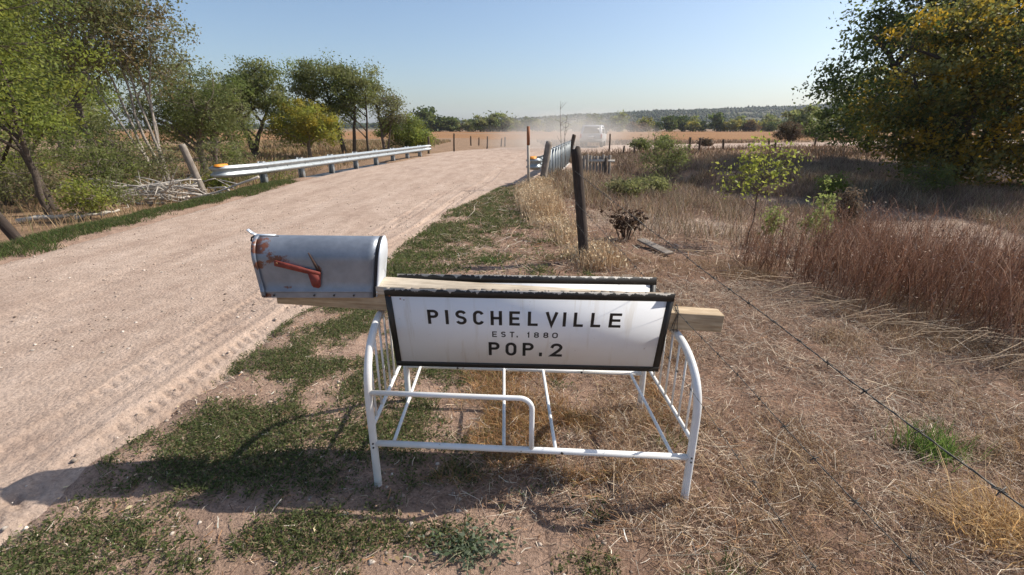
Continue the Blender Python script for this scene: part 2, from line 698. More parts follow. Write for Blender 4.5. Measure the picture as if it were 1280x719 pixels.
WHITE = m_white_paint()
RUST = m_simple('rust', (.17, .065, .025), .9, 0, .5, 60, .5)
STEEL = m_simple('galvanised_steel', (.37, .395, .40), .45, .55, .18, 9, .1)
DARKSTEEL = m_simple('weathered_steel', (.20, .21, .21), .6, .3, .25, 20, .2)
ORANGE = m_simple('orange_paint', (.75, .27, .02), .6, 0, .2, 30, .1)
WIRE_M = m_simple('old_wire', (.085, .078, .066), .6, .5, .4, 90, .2)
BOLT_M = m_simple('dark_bolt', (.06, .055, .05), .5, .5, .3, 60, .1)

# ------------------------------------------------------------------ the white child's bed frame
bed = thing('bed_frame', 'white tubular metal child bed frame standing on the verge as a stand', 'bed frame', (.065, 2.007, 0))
HU, HV = .672, .35            # half length, half width


def rk(p):
    """the frame stands a little racked: its ends run square to the road, its rails do not"""
    p = np.asarray(p, float)
    return np.column_stack([p[:, 0] * .9976 - .015 * p[:, 1], p[:, 1] - .0698 * p[:, 0], p[:, 2]])


def arch_pts(top):
    """front leg, over the arch, back leg: (v, z)"""
    z0 = .40
    pts = [(-HV, z) for z in np.linspace(-.015, z0 - .03, 8)]
    for a in np.linspace(math.pi, 0, 33):
        ca, sa = math.cos(a), math.sin(a)
        pts.append((HV * np.sign(ca) * abs(ca) ** .8, z0 + (top - z0) * abs(sa) ** .8))
    pts += [(HV, z) for z in np.linspace(z0 - .03, -.015, 8)]
    return np.array(pts)


for side in (-1, 1):
    fr = MB()
    top = .715 if side < 0 else .650
    AP = arch_pts(top)
    fr.tube(rk(np.column_stack([side * HU + 0 * AP[:, 0], AP[:, 0], AP[:, 1]])), .0165, 14)
    e = fr.build('end_frame', WHITE, bed, True)
    cb = MB()
    cb.tube(rk([(side * HU, -HV + .012, .30), (side * HU, HV - .012, .30)]), .009, 10)
    cb.build('crossbar', WHITE, e, True)
    for v in np.linspace(-.27, .27, 7):
        zt = .40 + (top - .40) * (1 - min(1, (abs(v) / HV)) ** 2.5) ** .4
        sp = MB()
        sp.tube(rk([(side * HU, v, .298), (side * (HU + .002), v, zt)]), .0052, 8)
        s = sp.build('spindle', WHITE, e, True)
    for v in (-HV, HV):
        for z in (.225, .245):
            bo = MB()
            bo.tube(rk([(side * (HU - .002), v - .0195 * (1 if v < 0 else -1), z - .012), (side * (HU - .002), v - .012 * (1 if v < 0 else -1), z - .012)]), .004, 8)
            bo.build('bolt', BOLT_M, e)
        cp = MB()
        cp.tube(rk([(side * HU, v, -.018), (side * HU, v, .012)]), .0172, 12)
        cp.build('foot_cap', m_simple('foot_cap', (.55, .5, .45), .7) if 'foot_cap' not in MATS else MATS['foot_cap'], e, True)
for v in (-HV, HV):
    r = MB()
    r.tube(rk([(-HU + .01, v, .225), (HU - .01, v, .225)]), .0135, 12)
    r.build('side_rail', WHITE, bed, True)
for u in (-.585, -.105, .115, .6):
    r = MB()
    r.tube(rk([(u, -HV + .006, .226), (u, HV - .006, .226)]), .0078, 10)
    r.build('slat', WHITE, bed, True)
g = [(-HU + .005, -HV, .475)] + [(x, -HV, .475) for x in (-.3, -.05)]
ax, rr = .012, .05
for a in np.linspace(math.pi / 2, 0, 9):
    g.append((ax - rr + rr * math.cos(a), -HV, .475 - rr + rr * math.sin(a)))
g += [(ax, -HV, .34), (ax, -HV, .222)]
r = MB()
r.tube(rk(g), .0108, 12)
r.build('guard_rail', WHITE, bed, True)
for v, us in ((HV, (-.37, .33)), (-HV, (.14,))):
    for u in us:
        bo = MB()
        bo.tube(rk([(u, v - .0165, .226), (u, v - .01, .226)]), .006, 8)
        bo.build('bolt', BOLT_M, bed)

# ------------------------------------------------------------------ timber beam across the arches
PINE = m_wood('pine_timber', (.32, .22, .125), (.58, .46, .31), 0)
GREYPINE = m_wood('weathered_plank', (.33, .27, .20), (.62, .54, .42), 0)
BEAM_YAW, BEAM_ROLL = -.055, .047
bc = Vector((-.075, 1.985, .752))
BM = Matrix.Translation(bc) @ Matrix.Rotation(BEAM_YAW, 4, 'Z') @ Matrix.Rotation(BEAM_ROLL, 4, 'Y')
beam = thing('timber_beam', 'long square pine beam laid across the white bed arches under the mailbox', 'beam')
beam.matrix_world = BM
b_ = MB()
for k in range(1):
    b_.box((-.995, -.044, -.040), (1.005, .044, .040))
bo = bevel(b_.build('timber', PINE, beam), .004)
w_ = MB()
for k, dx in enumerate((.79, .806, .815)):
    loop = []
    for a in np.linspace(0, 2 * math.pi, 25):
        ca, sa = math.cos(a), math.sin(a)
        m = max(abs(ca), abs(sa))
        loop.append((dx + .012 * math.sin(a + k), .049 * ca / m, .047 * sa / m))
    w_.tube(loop, .0016, 5, False)
w_.build('wire_binding', WIRE_M, beam)
pl = MB()
pl.box((-.53, -.058, .041), (.72, .085, .080))
plank = pl.build('plank', GREYPINE)
plank.matrix_world = BM
tag(plank, 'pale weathered plank lying on the beam between the two sign boards', 'plank')
bevel(plank, .003)

# ------------------------------------------------------------------ sign boards
def m_sign_white():
    m, nt, b = mat('sign_white')
    n = noise(nt, 3, 4, .6)
    n2 = noise(nt, 45, 6, .7)
    c = ramp(nt, n, [(.3, (.82, .825, .83)), (.7, (.86, .865, .87))])
    c = mixc(nt, 1.0, c, ramp(nt, n2, [(.27, (.55, .48, .42)), (.35, (1, 1, 1))]), 'MULTIPLY')
    tc = nt.nodes.new('ShaderNodeTexCoord').outputs['Object']
    mp = nt.nodes.new('ShaderNodeMapping')
    mp.inputs['Scale'].default_value = (24, 1, 2.2)
    nt.links.new(tc, mp.inputs[0])
    runs = noise(nt, 1.0, 5, .6, vec=mp.outputs[0])
    c = mixc(nt, 1.0, c, ramp(nt, runs, [(.3, (.86, .82, .76)), (.45, (1, 1, 1))]), 'MULTIPLY')
    nt.links.new(c, b.inputs['Base Color'])
    b.inputs['Roughness'].default_value = .6
    return m


def m_border():
    m, nt, b = mat('black_border_paint')
    tc = nt.nodes.new('ShaderNodeTexCoord').outputs['Object']
    sep = nt.nodes.new('ShaderNodeSeparateXYZ')
    nt.links.new(tc, sep.inputs[0])
    mp = nt.nodes.new('ShaderNodeMapping')
    mp.inputs['Scale'].default_value = (26, 10, 9)
    nt.links.new(tc, mp.inputs[0])
    n = noise(nt, 1.0, 6, .65, vec=mp.outputs[0])
    # flaking along the top edge only
    lim = math_(nt, 'MULTIPLY', math_(nt, 'SUBTRACT', sep.outputs[2], .176), 14.0)
    pe = math_(nt, 'GREATER_THAN', math_(nt, 'ADD', n, lim), .99)
    c = mixc(nt, pe, (.018, .016, .014), (.42, .39, .35))
    nt.links.new(c, b.inputs['Base Color'])
    b.inputs['Roughness'].default_value = .5
    return m


SIGNW, BORDER = m_sign_white(), m_border()
LETTER_M = m_simple('black_letter_paint', (.013, .013, .014), .5, 0, .2, 30, 0)
PLY = m_wood('plywood_edge', (.16, .13, .10), (.40, .34, .27), 0)

# stroke font on a unit-high cell; x is measured in cap heights
def arc(cx, cy, rx, ry, a0, a1, n=9):
    return [(cx + rx * math.cos(math.radians(a)), cy + ry * math.sin(math.radians(a))) for a in np.linspace(a0, a1, n)]


def glyph(ch, w):
    r = min(.24, w * .5)
    if ch == 'P':
        return [[(0, 0), (0, 1)], [(0, 1), (w - r, 1)] + arc(w - r, .76, r, .24, 90, -90) + [(0, .52)]]
    if ch == 'I':
        return [[(w / 2, 0), (w / 2, 1)]]
    if ch == 'S':
        return [arc(w / 2, .77, w / 2, .23, 15, 180, 9)[0:] + arc(w / 2, .77, w / 2, .25, 180, 262, 5)[1:] + arc(w / 2, .25, w / 2, .25, 85, 0, 6) + arc(w / 2, .23, w / 2, .23, 0, -165, 9)[1:]]
    if ch == 'C':
        return [arc(w / 2, .72, w / 2, .28, 15, 180) + arc(w / 2, .28, w / 2, .28, 180, 345)]
    if ch == 'H':
        return [[(0, 0), (0, 1)], [(w, 0), (w, 1)], [(0, .5), (w, .5)]]
    if ch == 'E':
        return [[(w, 1), (0, 1), (0, 0), (w, 0)], [(0, .5), (w * .9, .5)]]
    if ch == 'L':
        return [[(0, 1), (0, 0), (w, 0)]]
    if ch == 'V':
        return [[(0, 1), (w / 2, 0), (w, 1)]]
    if ch == 'T':
        return [[(0, 1), (w, 1)], [(w / 2, 1), (w / 2, 0)]]
    if ch == 'O' or ch == '0':
        return [arc(w / 2, .70, w / 2, .30, 0, 180) + arc(w / 2, .30, w / 2, .30, 180, 360) + [(w, .70)]]
    if ch == '1':
        return [[(0, .8), (w / 2, 1), (w / 2, 0)]]
    if ch == '8':
        return [arc(w / 2, .76, w * .46, .24, -90, 270, 17), arc(w / 2, .26, w / 2, .26, -90, 270, 17)]
    if ch == '2':
        return [arc(w / 2, .74, w / 2, .26, 170, -20, 11) + [(w * .8, .48), (0, 0), (w, 0)]]
    return [[(w / 2, -.0), (w / 2, .13)]]


def stroke_mesh(mb, pts, wid, y):
    p = np.array(pts, float)
    keep = [0] + [i for i in range(1, len(p)) if np.hypot(*(p[i] - p[i - 1])) > 1e-5]
    p = p[keep]
    closed = np.hypot(*(p[0] - p[-1])) < 1e-4 and len(p) > 3
    d = np.diff(p, axis=0)
    d /= np.linalg.norm(d, axis=1)[:, None]
    nr = np.column_stack([-d[:, 1], d[:, 0]])
    L, R = [], []
    for i in range(len(p)):
        if closed and i in (0, len(p) - 1):
            a, b = nr[-1], nr[0]
        else:
            a = nr[max(i - 1, 0)]
            b = nr[min(i, len(nr) - 1)]
        m = a + b
        m /= np.linalg.norm(m) + 1e-9
        m = m / max(.35, np.dot(m, b))
        q = p[i].copy()
        if not closed and i == 0 and len(p) > 1 and False:
            q -= d[0] * wid * .5
        L.append(q + m * wid / 2)
        R.append(q - m * wid / 2)
    n = len(p)
    v = [(a[0], y, a[1]) for a in L] + [(a[0], y, a[1]) for a in R]
    mb.add(v, [(i, n + i, n + i + 1, i + 1) for i in range(n - 1)])


BW, BH, BT = 1.22, .428, .018
LETTERS = []      # char, centre u, baseline v, width, cap height, stroke
for ch, a, b2 in (('P', 188, 235), ('I', 263, 279), ('S', 308, 355), ('C', 383, 430), ('H', 458, 507), ('E', 538, 583), ('L', 617, 660), ('V', 693, 744), ('I', 765, 781), ('L', 812, 853), ('L', 885, 927), ('E', 962, 1013)):
    LETTERS.append((ch, ((a - 18) / 1197 - .5) * BW, ((b2 - 18) / 1197 - .5) * BW, .035, .0765, .0138))
for ch, a, b2 in (('E', 462, 482), ('S', 500, 520), ('T', 537, 557), ('.', 566, 572), ('1', 612, 624), ('8', 640, 662), ('8', 680, 702), ('0', 718, 742)):
    LETTERS.append((ch, ((a - 26) / 1172 - .5) * BW, ((b2 - 26) / 1172 - .5) * BW, -.0305, .031, .0056))
for ch, a, b2 in (('P', 443, 490), ('O', 515, 562), ('P', 588, 635), ('.', 657, 673), ('2', 707, 757)):
    LETTERS.append((ch, ((a - 33) / 1147 - .5) * BW, ((b2 - 33) / 1147 - .5) * BW, -.137, .0765, .0138))


def sign_board(label, C, yaw, roll, tilt, letters):
    s = thing('sign_board', label, 'sign')
    # local: x along the board, -y the painted face, z up
    s.matrix_world = Matrix.Translation(C) @ Matrix.Rotation(yaw, 4, 'Z') @ Matrix.Rotation(-roll, 4, 'Y') @ Matrix.Rotation(tilt, 4, 'X')
    p = MB()
    p.box((-BW / 2 + .0015, 0, -BH / 2 + .0015), (BW / 2 - .0015, BT, BH / 2 - .004))
    p.build('plywood', PLY, s)
    f = MB()
    f.box((-BW / 2 + .026, -.0012, -BH / 2 + .028), (BW / 2 - .028, 0.0005, BH / 2 - .035))
    pan = f.build('white_panel', SIGNW, s)
    for lo, hi in (((-BW / 2, -BH / 2), (BW / 2, -BH / 2 + .029)), ((-BW / 2, BH / 2 - .037), (BW / 2, BH / 2)), ((-BW / 2, -BH / 2 + .029), (-BW / 2 + .027, BH / 2 - .037)), ((BW / 2 - .029, -BH / 2 + .029), (BW / 2, BH / 2 - .037))):
        bb = MB()
        bb.box((lo[0], -.0024, lo[1]), (hi[0], .0012, hi[1]))
        bb.build('border', BORDER, s)
    # chewed, splintered upper edge of the plywood
    rag = MB()
    x = -BW / 2 + .004
    rr = random.Random(3)
    while x < BW / 2 - .02:
        w = rr.uniform(.008, .05)
        h = rr.uniform(-.006, -.001)
        rag.box((x, .0002 + rr.uniform(-.002, .001), BH / 2 - .006), (min(x + w, BW / 2 - .004), BT - rr.uniform(0, .004), BH / 2 + h))
        x += w * .96
    rag.build('splintered_edge', PLY, s)
    if letters:
        for ch, u0, u1, base, cap, sw in LETTERS:
            m = MB()
            half = sw / 2
            wcell = (u1 - u0 - sw) / (cap - sw)
            for st in glyph(ch, wcell):
                q = []
                pts = np.array(st, float)
                pts = np.column_stack([u0 + half + pts[:, 0] * (cap - sw), base + half + pts[:, 1] * (cap - sw)])
                # square stroke ends run out to the cap line
                for i, j in ((0, 1), (-1, -2)):
                    d = pts[i] - pts[j]
                    if ch not in 'O08' and np.hypot(*d) > 1e-6:
                        pts[i] = pts[i] + d / np.hypot(*d) * half * (1.0 if ch in 'PIHELT1.2V' else .0)
                stroke_mesh(m, pts, sw, -.0019)
            m.build('letter', LETTER_M, pan)
        for u, v, rad in ((-.59, .18, .006), (.585, .13, .003), (-.545, .165, .004), (-.53, .16, .003)):
            k = MB()
            k.tube([(u, -.003, v), (u, -.001, v)], rad * .8, 7)
            k.build('screw', RUST, s)
    return s


sign_board('white town name board with black border and black lettering facing the camera side of the beam'.replace('facing the camera side of the beam', 'reading population two'), Vector((.068, 1.897, .6635)), -.029, -.0096, .234, True)
sign_board('second white board with black border standing behind the lettered town board', Vector((.065, 2.075, .649)), -.026, -.006, -.12, False)

# ------------------------------------------------------------------ mailbox
def m_mailbox():
    m, nt, b = mat('galvanised_mailbox')
    tc = nt.nodes.new('ShaderNodeTexCoord').outputs['Object']
    sep = nt.nodes.new('ShaderNodeSeparateXYZ')
    nt.links.new(tc, sep.inputs[0])
    n = noise(nt, 5, 5, .6, vec=tc)
    n2 = noise(nt, 38, 8, .7, vec=tc)
    base = ramp(nt, n, [(.3, (.19, .213, .248)), (.7, (.28, .305, .34))])
    base = mixc(nt, 1.0, base, ramp(nt, n2, [(.3, (.86, .86, .86)), (.7, (1.06, 1.06, 1.06))]), 'MULTIPLY')
    tot = None
    for (x, z, rx, rz) in ((-.235, .222, .042, .036), (-.165, .178, .05, .024), (-.235, .15, .03, .02), (.01, .125, .014, .03), (-.22, .012, .022, .012), (-.13, .05, .018, .007)):
        dx = math_(nt, 'DIVIDE', math_(nt, 'SUBTRACT', sep.outputs[0], x), rx)
        dz = math_(nt, 'DIVIDE', math_(nt, 'SUBTRACT', sep.outputs[2], z), rz)
        d = math_(nt, 'SQRT', math_(nt, 'ADD', math_(nt, 'MULTIPLY', dx, dx), math_(nt, 'MULTIPLY', dz, dz)))
        k = math_(nt, 'SUBTRACT', 1.25, d)
        tot = k if tot is None else math_(nt, 'MAXIMUM', tot, k)
    mk = math_(nt, 'ADD', tot, math_(nt, 'MULTIPLY', math_(nt, 'SUBTRACT', n2, .5), 4.5))
    rm = ramp(nt, mk, [(.25, (0, 0, 0)), (.7, (1, 1, 1))])
    rust = ramp(nt, n2, [(.3, (.075, .03, .018)), (.6, (.175, .06, .028)), (.8, (.22, .11, .055))])
    nt.links.new(mixc(nt, rm, base, rust), b.inputs['Base Color'])
    mt = math_(nt, 'MULTIPLY', math_(nt, 'SUBTRACT', 1.0, rm), .45)
    nt.links.new(mt, b.inputs['Metallic'])
    nt.links.new(ramp(nt, n2, [(.3, (.36, .36, .36)), (.7, (.5, .5, .5))]), b.inputs['Roughness'])
    bump(nt, b, math_(nt, 'ADD', n, math_(nt, 'MULTIPLY', n2, .15)), .25, .012)
    return m


MAIL = m_mailbox()
ENDW = m_simple('pale_end_plate', (.62, .65, .68), .45, .2, .1, 8, .1)
BLACK = m_simple('black_gap', (.012, .012, .013), .7, 0, .1, 10, 0)
BARKDARK = m_simple('dark_rust', (.05, .025, .016), .9, 0, .4, 60, .4)
REDF = m_simple('faded_red_paint', (.21, .036, .022), .7, 0, .3, 45, .2)
MW, MH, ML = .093, .165, .265     # half width, spring of the dome, half length
mailbox = thing('mailbox', 'dented grey metal mailbox with rust patches and lowered red flag', 'mailbox', (-.858, 2.034, .808), (0, .028, .075))


def mb_section(inset=0, n=20):
    pts = [(-MW + inset, 0), (-MW + inset, .02), (-MW + inset, .0225), (-MW + inset - .003, .026), (-MW + inset - .003, .031), (-MW + inset, .0345), (-MW + inset, .08), (-MW + inset, MH * .9)]
    for a in np.linspace(180, 0, n):
        pts.append(((MW - inset) * math.cos(math.radians(a)), MH + (MW - inset) * math.sin(math.radians(a))))
    pts += [(-p[0], p[1]) for p in pts[:8][::-1]]
    return np.array(pts)


def xl(z, L=ML):
    return L - .028 * (1 - z / .26)


sec = mb_section()
inn = mb_section(.003)
m = MB()
NS = 14
rows = []
for t in np.linspace(-1, 1, NS):
    dent = .001 * math.sin(7 * t) * np.exp(-((sec[:, 1] - .13) / .06) ** 2)
    rows.append(np.column_stack([t * xl(sec[:, 1]), sec[:, 0] * (1 - .02 * (t * t < .9)) + dent, sec[:, 1]]))
k = len(sec)
v = np.concatenate(rows)
q = [(i * k + j, (i + 1) * k + j, (i + 1) * k + j + 1, i * k + j + 1) for i in range(NS - 1) for j in range(k - 1)]
vi = np.concatenate([np.column_stack([t * (xl(inn[:, 1]) - .0005), inn[:, 0], inn[:, 1]]) for t in (-1, 1)])
o = len(v)
qi = [(o + j + 1, o + k + j + 1, o + k + j, o + j) for j in range(k - 1)]
qe = [(j, j + 1, o + j + 1, o + j) for j in range(k - 1)] + [((NS - 1) * k + j + 1, (NS - 1) * k + j, o + k + j, o + k + j + 1) for j in range(k - 1)]
m.add(np.concatenate([v, vi]), q + qi + qe)
shell = m.build('shell', MAIL, mailbox, True)
fl = MB()
fl.box((-ML + .04, -MW + .003, .022), (ML - .04, MW - .003, .026))
fl.build('floor_panel', MAIL, mailbox)


def end_plate(name, side, mat_, off, grow, bulge, thick):
    m = MB()
    outer = []
    s2 = mb_section(-grow)
    s2[:, 1] = np.maximum(s2[:, 1], .004)
    for d, sc in ((off, 1.0), (off + thick, 1.0), (off + thick + bulge * .6, .9), (off + thick + bulge, .6), (off + thick + bulge * 1.05, .25)):
        cy, cz = 0, .13
        outer.append(np.column_stack([side * (xl(s2[:, 1]) + d), cy + (s2[:, 0] - cy) * sc, cz + (s2[:, 1] - cz) * sc]))
    v = np.concatenate(outer)
    k = len(s2)
    q = []
    for i in range(len(outer) - 1):
        for j in range(k):
            j2 = (j + 1) % k
            f = (i * k + j, i * k + j2, (i + 1) * k + j2, (i + 1) * k + j)
            q.append(f if side > 0 else f[::-1])
    c = len(v)
    L = (len(outer) - 1) * k
    v = np.concatenate([v, [v[L:].mean(0)], [v[:k].mean(0)]])
    t = [(L + j, L + (j + 1) % k, c) for j in range(k)] + [((j + 1) % k, j, c + 1) for j in range(k)]
    if side < 0:
        t = [x[::-1] for x in t]
    m.add(v, q, t)
    return m.build(name, mat_, mailbox, True)


door = end_plate('door', -1, MAIL, -.012, .0035, .006, .016)
end_plate('gap_shade', 1, BLACK, -.004, .0008, .001, .012)  # black ring standing in for the shadow between shell and end plate
end_plate('end_plate', 1, ENDW, .0095, .0030, .009, .004)
lt = MB()
for (x0, x1, z0, z1, y, th) in ((-.272, -.19, .2625, .2625, -.012, .004),):
    lt.box((x0, -.012, .2575), (x1, .012, .2615))
lt.box((-.288, -.011, .256), (-.268, .011, .260), Matrix.Translation((-.268, 0, .258)) @ Matrix.Rotation(.5, 4, 'Y') @ Matrix.Translation((.268, 0, -.258)))
latch = lt.build('latch', ENDW, mailbox)
lc = MB()
lc.box((-.312, -.010, .262), (-.284, .010, .267), Matrix.Translation((-.284, 0, .264)) @ Matrix.Rotation(.75, 4, 'Y') @ Matrix.Translation((.284, 0, -.264)))
lc.build('latch_tab', ENDW, latch)
lh = MB()
lh.tube([(-.272, -.010, .258), (-.287, -.010, .249), (-.291, -.010, .236), (-.279, -.010, .229)], .004, 8)
lh.build('latch_hook', BLACK, latch, True)
ls = MB()
ls.box((-.25, -.0135, .2565), (-.17, -.0118, .2590))
ls.build('latch_seam', BLACK, latch)


def flat(mb, pts, y0, y1):
    n = len(pts)
    v = [(p[0], y0, p[1]) for p in pts] + [(p[0], y1, p[1]) for p in pts]
    t = [(0, i, i + 1) for i in range(1, n - 1)] + [(n, n + i + 1, n + i) for i in range(1, n - 1)]
    mb.add(v, [((i + 1) % n, i, n + i, n + (i + 1) % n) for i in range(n)], t)


fg = MB()
flat(fg, [(-.168, .149), (-.168, .170), (-.160, .173), (.020, .122), (.021, .103), (-.034, .114)][::-1], -MW - .011, -MW - .007)
flag = fg.build('flag', REDF, mailbox)
fg = MB()
flat(fg, [(-.034, .119), (.0195, .106), (.0135, .056), (.006, .049), (-.016, .053), (-.022, .062)][::-1], -MW - .0118, -MW - .0072)
fg.build('flag_blade', REDF, flag)
pv = MB()
pv.tube([(-.157, -MW - .014, .160), (-.157, -MW + .002, .160)], .006, 10)
pv.build('pivot', RUST, flag)
br = MB()
flat(br, [(-.026, .205), (-.023, .206), (.014, .135), (.022, .112), (.016, .11), (.004, .125)][::-1], -MW - .0055, -MW - .0005)
br.build('flag_stop', BARKDARK, mailbox)
for x in (-.02, .065, .15, -.19):
    rv = MB()
    rv.tube([(x, -MW - .0045, .012), (x, -MW + .001, .012)], .0042, 9)
    rv.build('rivet', BOLT_M, mailbox)

# ------------------------------------------------------------------ fence posts and wires
DARKPOST = m_wood('dark_post_wood', (.030, .022, .018), (.095, .072, .058), 2, 4)
GREYPOST = m_wood('grey_post_wood', (.16, .135, .11), (.36, .31, .26), 2, 4)
BROWNPOST = m_wood('brown_post_wood', (.06, .043, .032), (.15, .11, .08), 2, 4)


def post(name, label, base, top, r0, r1, mt, cat='post', group=None, n=12, seed=0):
    rng = np.random.default_rng(seed)
    base, top = np.array(base, float), np.array(top, float)
    L = np.linalg.norm(top - base)
    k = max(6, int(L / .08))
    m = MB()
    ang = np.arange(n) * 2 * math.pi / n
    rings = []
    prof = 1 + .10 * np.sin(ang * 2 + rng.random() * 6) + .06 * np.sin(ang * 5 + rng.random() * 6)
    for i in range(k + 1):
        t = i / k
        r = (r0 + (r1 - r0) * t) * prof * (1 + .03 * rng.normal(size=n))
        if i == k:
            r = r * .93
        rings.append(np.column_stack([r * np.cos(ang) + .012 * math.sin(4 * t + seed), r * np.sin(ang), np.full(n, t * L) + (.012 * rng.normal(size=n) if i == k else 0)]))
    v = np.concatenate(rings + [np.array([[0, 0, L + .003]])])
    i = np.arange(k)[:, None] * n
    j = np.arange(n)[None]
    j2 = (j + 1) % n
    q = np.stack([i + j, i + j2, i + n + j2, i + n + j], -1).reshape(-1, 4)
    t = [(k * n + a, k * n + (a + 1) % n, (k + 1) * n) for a in range(n)]
    m.add(v, q, t)
    o = m.build(name, mt, None, False)
    o.location = base
    o.rotation_euler = Vector(top - base).to_track_quat('Z', 'Y').to_euler()
    tag(o, label, cat, group)
    return o


main_post = post('fence_post', 'thick dark leaning wooden fence post standing alone in straw grass', (.885, 5.37, -.15), (.715, 5.46, 1.29), .066, .062, DARKPOST, seed=2)
post('fence_post', 'weathered grey log post leaning beside the pile of dead branches', (-7.85, 12.15, -.35), (-8.17, 12.1, 1.13), .10, .09, GREYPOST, seed=3)
post('fence_post', 'dark brown leaning post below the dense green tree at the road verge', (-7.70, 7.2, -.3), (-8.12, 7.0, .98), .075, .07, DARKPOST, seed=4)
post('fence_post', 'short leaning grey stub post beside the orange tipped guardrail end', (.86, 13.9, -.2), (1.06, 14.0, 1.13), .10, .09, GREYPOST, seed=5)
post('fence_post', 'thick leaning stub post behind the bridge guardrail near the dusty vehicle', (2.75, 23.6, -.2), (3.0, 23.7, 1.2), .10, .10, BROWNPOST, seed=6)

mk = thing('marker_post', 'thin upright delineator post with rusty orange top at the bridge approach', 'post', (.44, 12.55, -.15))
m = MB()
m.tube([(0, 0, 0), (-.02, 0, 1.25)], .036, 8)
m.build('shaft', m_simple('pale_post', (.40, .34, .27), .8, 0, .2, 20), mk, True)
m = MB()
m.tube([(-.02, 0, 1.245), (-.027, 0, 1.70)], .041, 8)
m.build('painted_top', m_simple('rusty_orange', (.30, .115, .05), .8, 0, .3, 30), mk, True)

# three strands of barbed wire running along the verge past the camera
barb_me = None
for i, (z0, z1, r, name_) in enumerate(((1.06, 1.045, .0012, 'topmost'), (.725, .80, .001, 'middle'), (.505, .575, .0009, 'lowest'))):
    w = thing('barbed_wire', {0: 'topmost strand of thin barbed wire stretched from the dark leaning post', 1: 'middle strand of barbed wire resting on the pine beam end', 2: 'lowest strand of barbed wire passing the white bed frame'}[i], 'wire')
    P0 = np.array((.70 + .012 * i, 5.36, z0))
    P1 = np.array((.70, .62, z1))
    d = P1 - P0
    P2 = P0 + d * 1.6
    tt = np.linspace(0, 1, 90)
    sag = -.02 * np.sin(tt * math.pi)
    pts = P0 + (P2 - P0) * tt[:, None] + np.column_stack([.003 * np.sin(tt * 60 + i), 0 * tt, sag * (i != 1)])
    m = MB()
    m.tube(pts, r, 6)
    m.build('strand', WIRE_M, w, True)
    tw = MB()
    th = np.linspace(0, 620, 1500)
    cx = np.column_stack([np.interp(np.linspace(0, 1, 1500), tt, pts[:, a]) for a in range(3)])
    tw.tube(cx + np.column_stack([np.cos(th), 0 * th, np.sin(th)]) * r * 1.1, r * .8, 4, False)
    tw.build('twist', WIRE_M, w)
    if barb_me is None:
        b_ = MB()
        b_.tube([(-.003, -.004, -.010), (0, 0, 0), (.004, .003, .010)], .0009, 5)
        b_.tube([(.009, -.003, .004), (0, .002, 0), (-.009, .004, -.005)], .0009, 5)
        th = np.linspace(0, 12, 30)
        b_.tube(np.column_stack([np.cos(th) * .0026, th * .0011 - .006, np.sin(th) * .0026]), .0008, 4, False)
        o = b_.build('barb', WIRE_M, w)
        barb_me = o.data
        COL.objects.unlink(o)
        bpy.data.objects.remove(o)
    s = .06
    L = np.linalg.norm(P2 - P0)
    while s < L - .02:
        o = link('barb', barb_me, w)
        t = s / L
        o.location = [float(np.interp(t, tt, pts[:, a])) for a in range(3)]
        o.rotation_euler = (0, random.random() * 6, 0)
        s += random.uniform(.11, .15)

# small fence posts along the far side of the bend
TINYPOST = [((-5.5, 32.2), .95, .07, 0), ((-4.1, 34.4), 1.12, .06, 1), ((-3.9, 46.6), .75, .07, 1), ((-3.2, 47.2), .62, .06, 1), ((-2.0, 39.3), .85, .06, 1), ((-1.0, 44.5), .6, .07, 1), ((-.65, 44.2), .72, .07, 1),
            ((6.1, 30.5), 1.15, .05, 1), ((6.3, 27.6), .55, .05, 2), ((6.9, 27.4), .5, .06, 2), ((10.9, 30.0), .95, .07, 2), ((11.6, 30.3), .9, .07, 2), ((15.6, 36.0), .7, .08, 2), ((19.5, 36.2), .5, .08, 2), ((22.2, 42.2), .65, .08, 2), ((26.6, 43.0), .7, .09, 2)]
TL = ['grey fence post at the far end of the long guardrail', 'slim dark fence post on the outer edge of the road bend', 'short dark fence post in the dry grass inside the road bend']
for i, ((x, y), h, r, kd) in enumerate(TINYPOST):
    z = float(H(x, y)) - .1
    lean = RNG.normal(size=2) * .05
    post('fence_post', TL[kd], (x, y, z), (x + lean[0], y + lean[1], h), r, r * .9, BROWNPOST, group='small fence posts along the road bend', n=7, seed=20 + i)

# ------------------------------------------------------------------ guardrails
def wbeam(path, ztop, out):
    """W-beam along path points (x, y); out = +1 / -1 side of the traffic face"""
    prof = [(0, 0), (.012, -.018), (.075, -.045), (.08, -.085), (.02, -.13), (.0, -.155), (.02, -.18), (.08, -.225), (.075, -.265), (.012, -.292), (0, -.31)]
    P = np.array(path, float)
    tan = np.gradient(P, axis=0)
    tan /= np.linalg.norm(tan, axis=1)[:, None]
    nr = np.column_stack([tan[:, 1], -tan[:, 0]]) * out
    rows = []
    for p, n in zip(P, nr):
        rows.append([(p[0] + n[0] * a, p[1] + n[1] * a, ztop + b) for a, b in prof])
    for p, n in zip(P, nr):
        rows.append([(p[0] + n[0] * (a - .006), p[1] + n[1] * (a - .006), ztop + b) for a, b in prof])
    v = np.array(rows).reshape(-1, 3)
    k = len(prof)
    N = len(P)
    q = []
    for base in (0, N * k):
        for i in range(N - 1):
            for j in range(k - 1):
                q.append((base + i * k + j, base + (i + 1) * k + j, base + (i + 1) * k + j + 1, base + i * k + j + 1))
    for i in range(N - 1):
        for j in (0, k - 1):
            q.append((i * k + j, (i + 1) * k + j, N * k + (i + 1) * k + j, N * k + i * k + j))
    for i in (0, N - 1):
        for j in range(k - 1):
            q.append((i * k + j, i * k + j + 1, N * k + i * k + j + 1, N * k + i * k + j))
    m = MB()
    m.add(v, q)
    return m


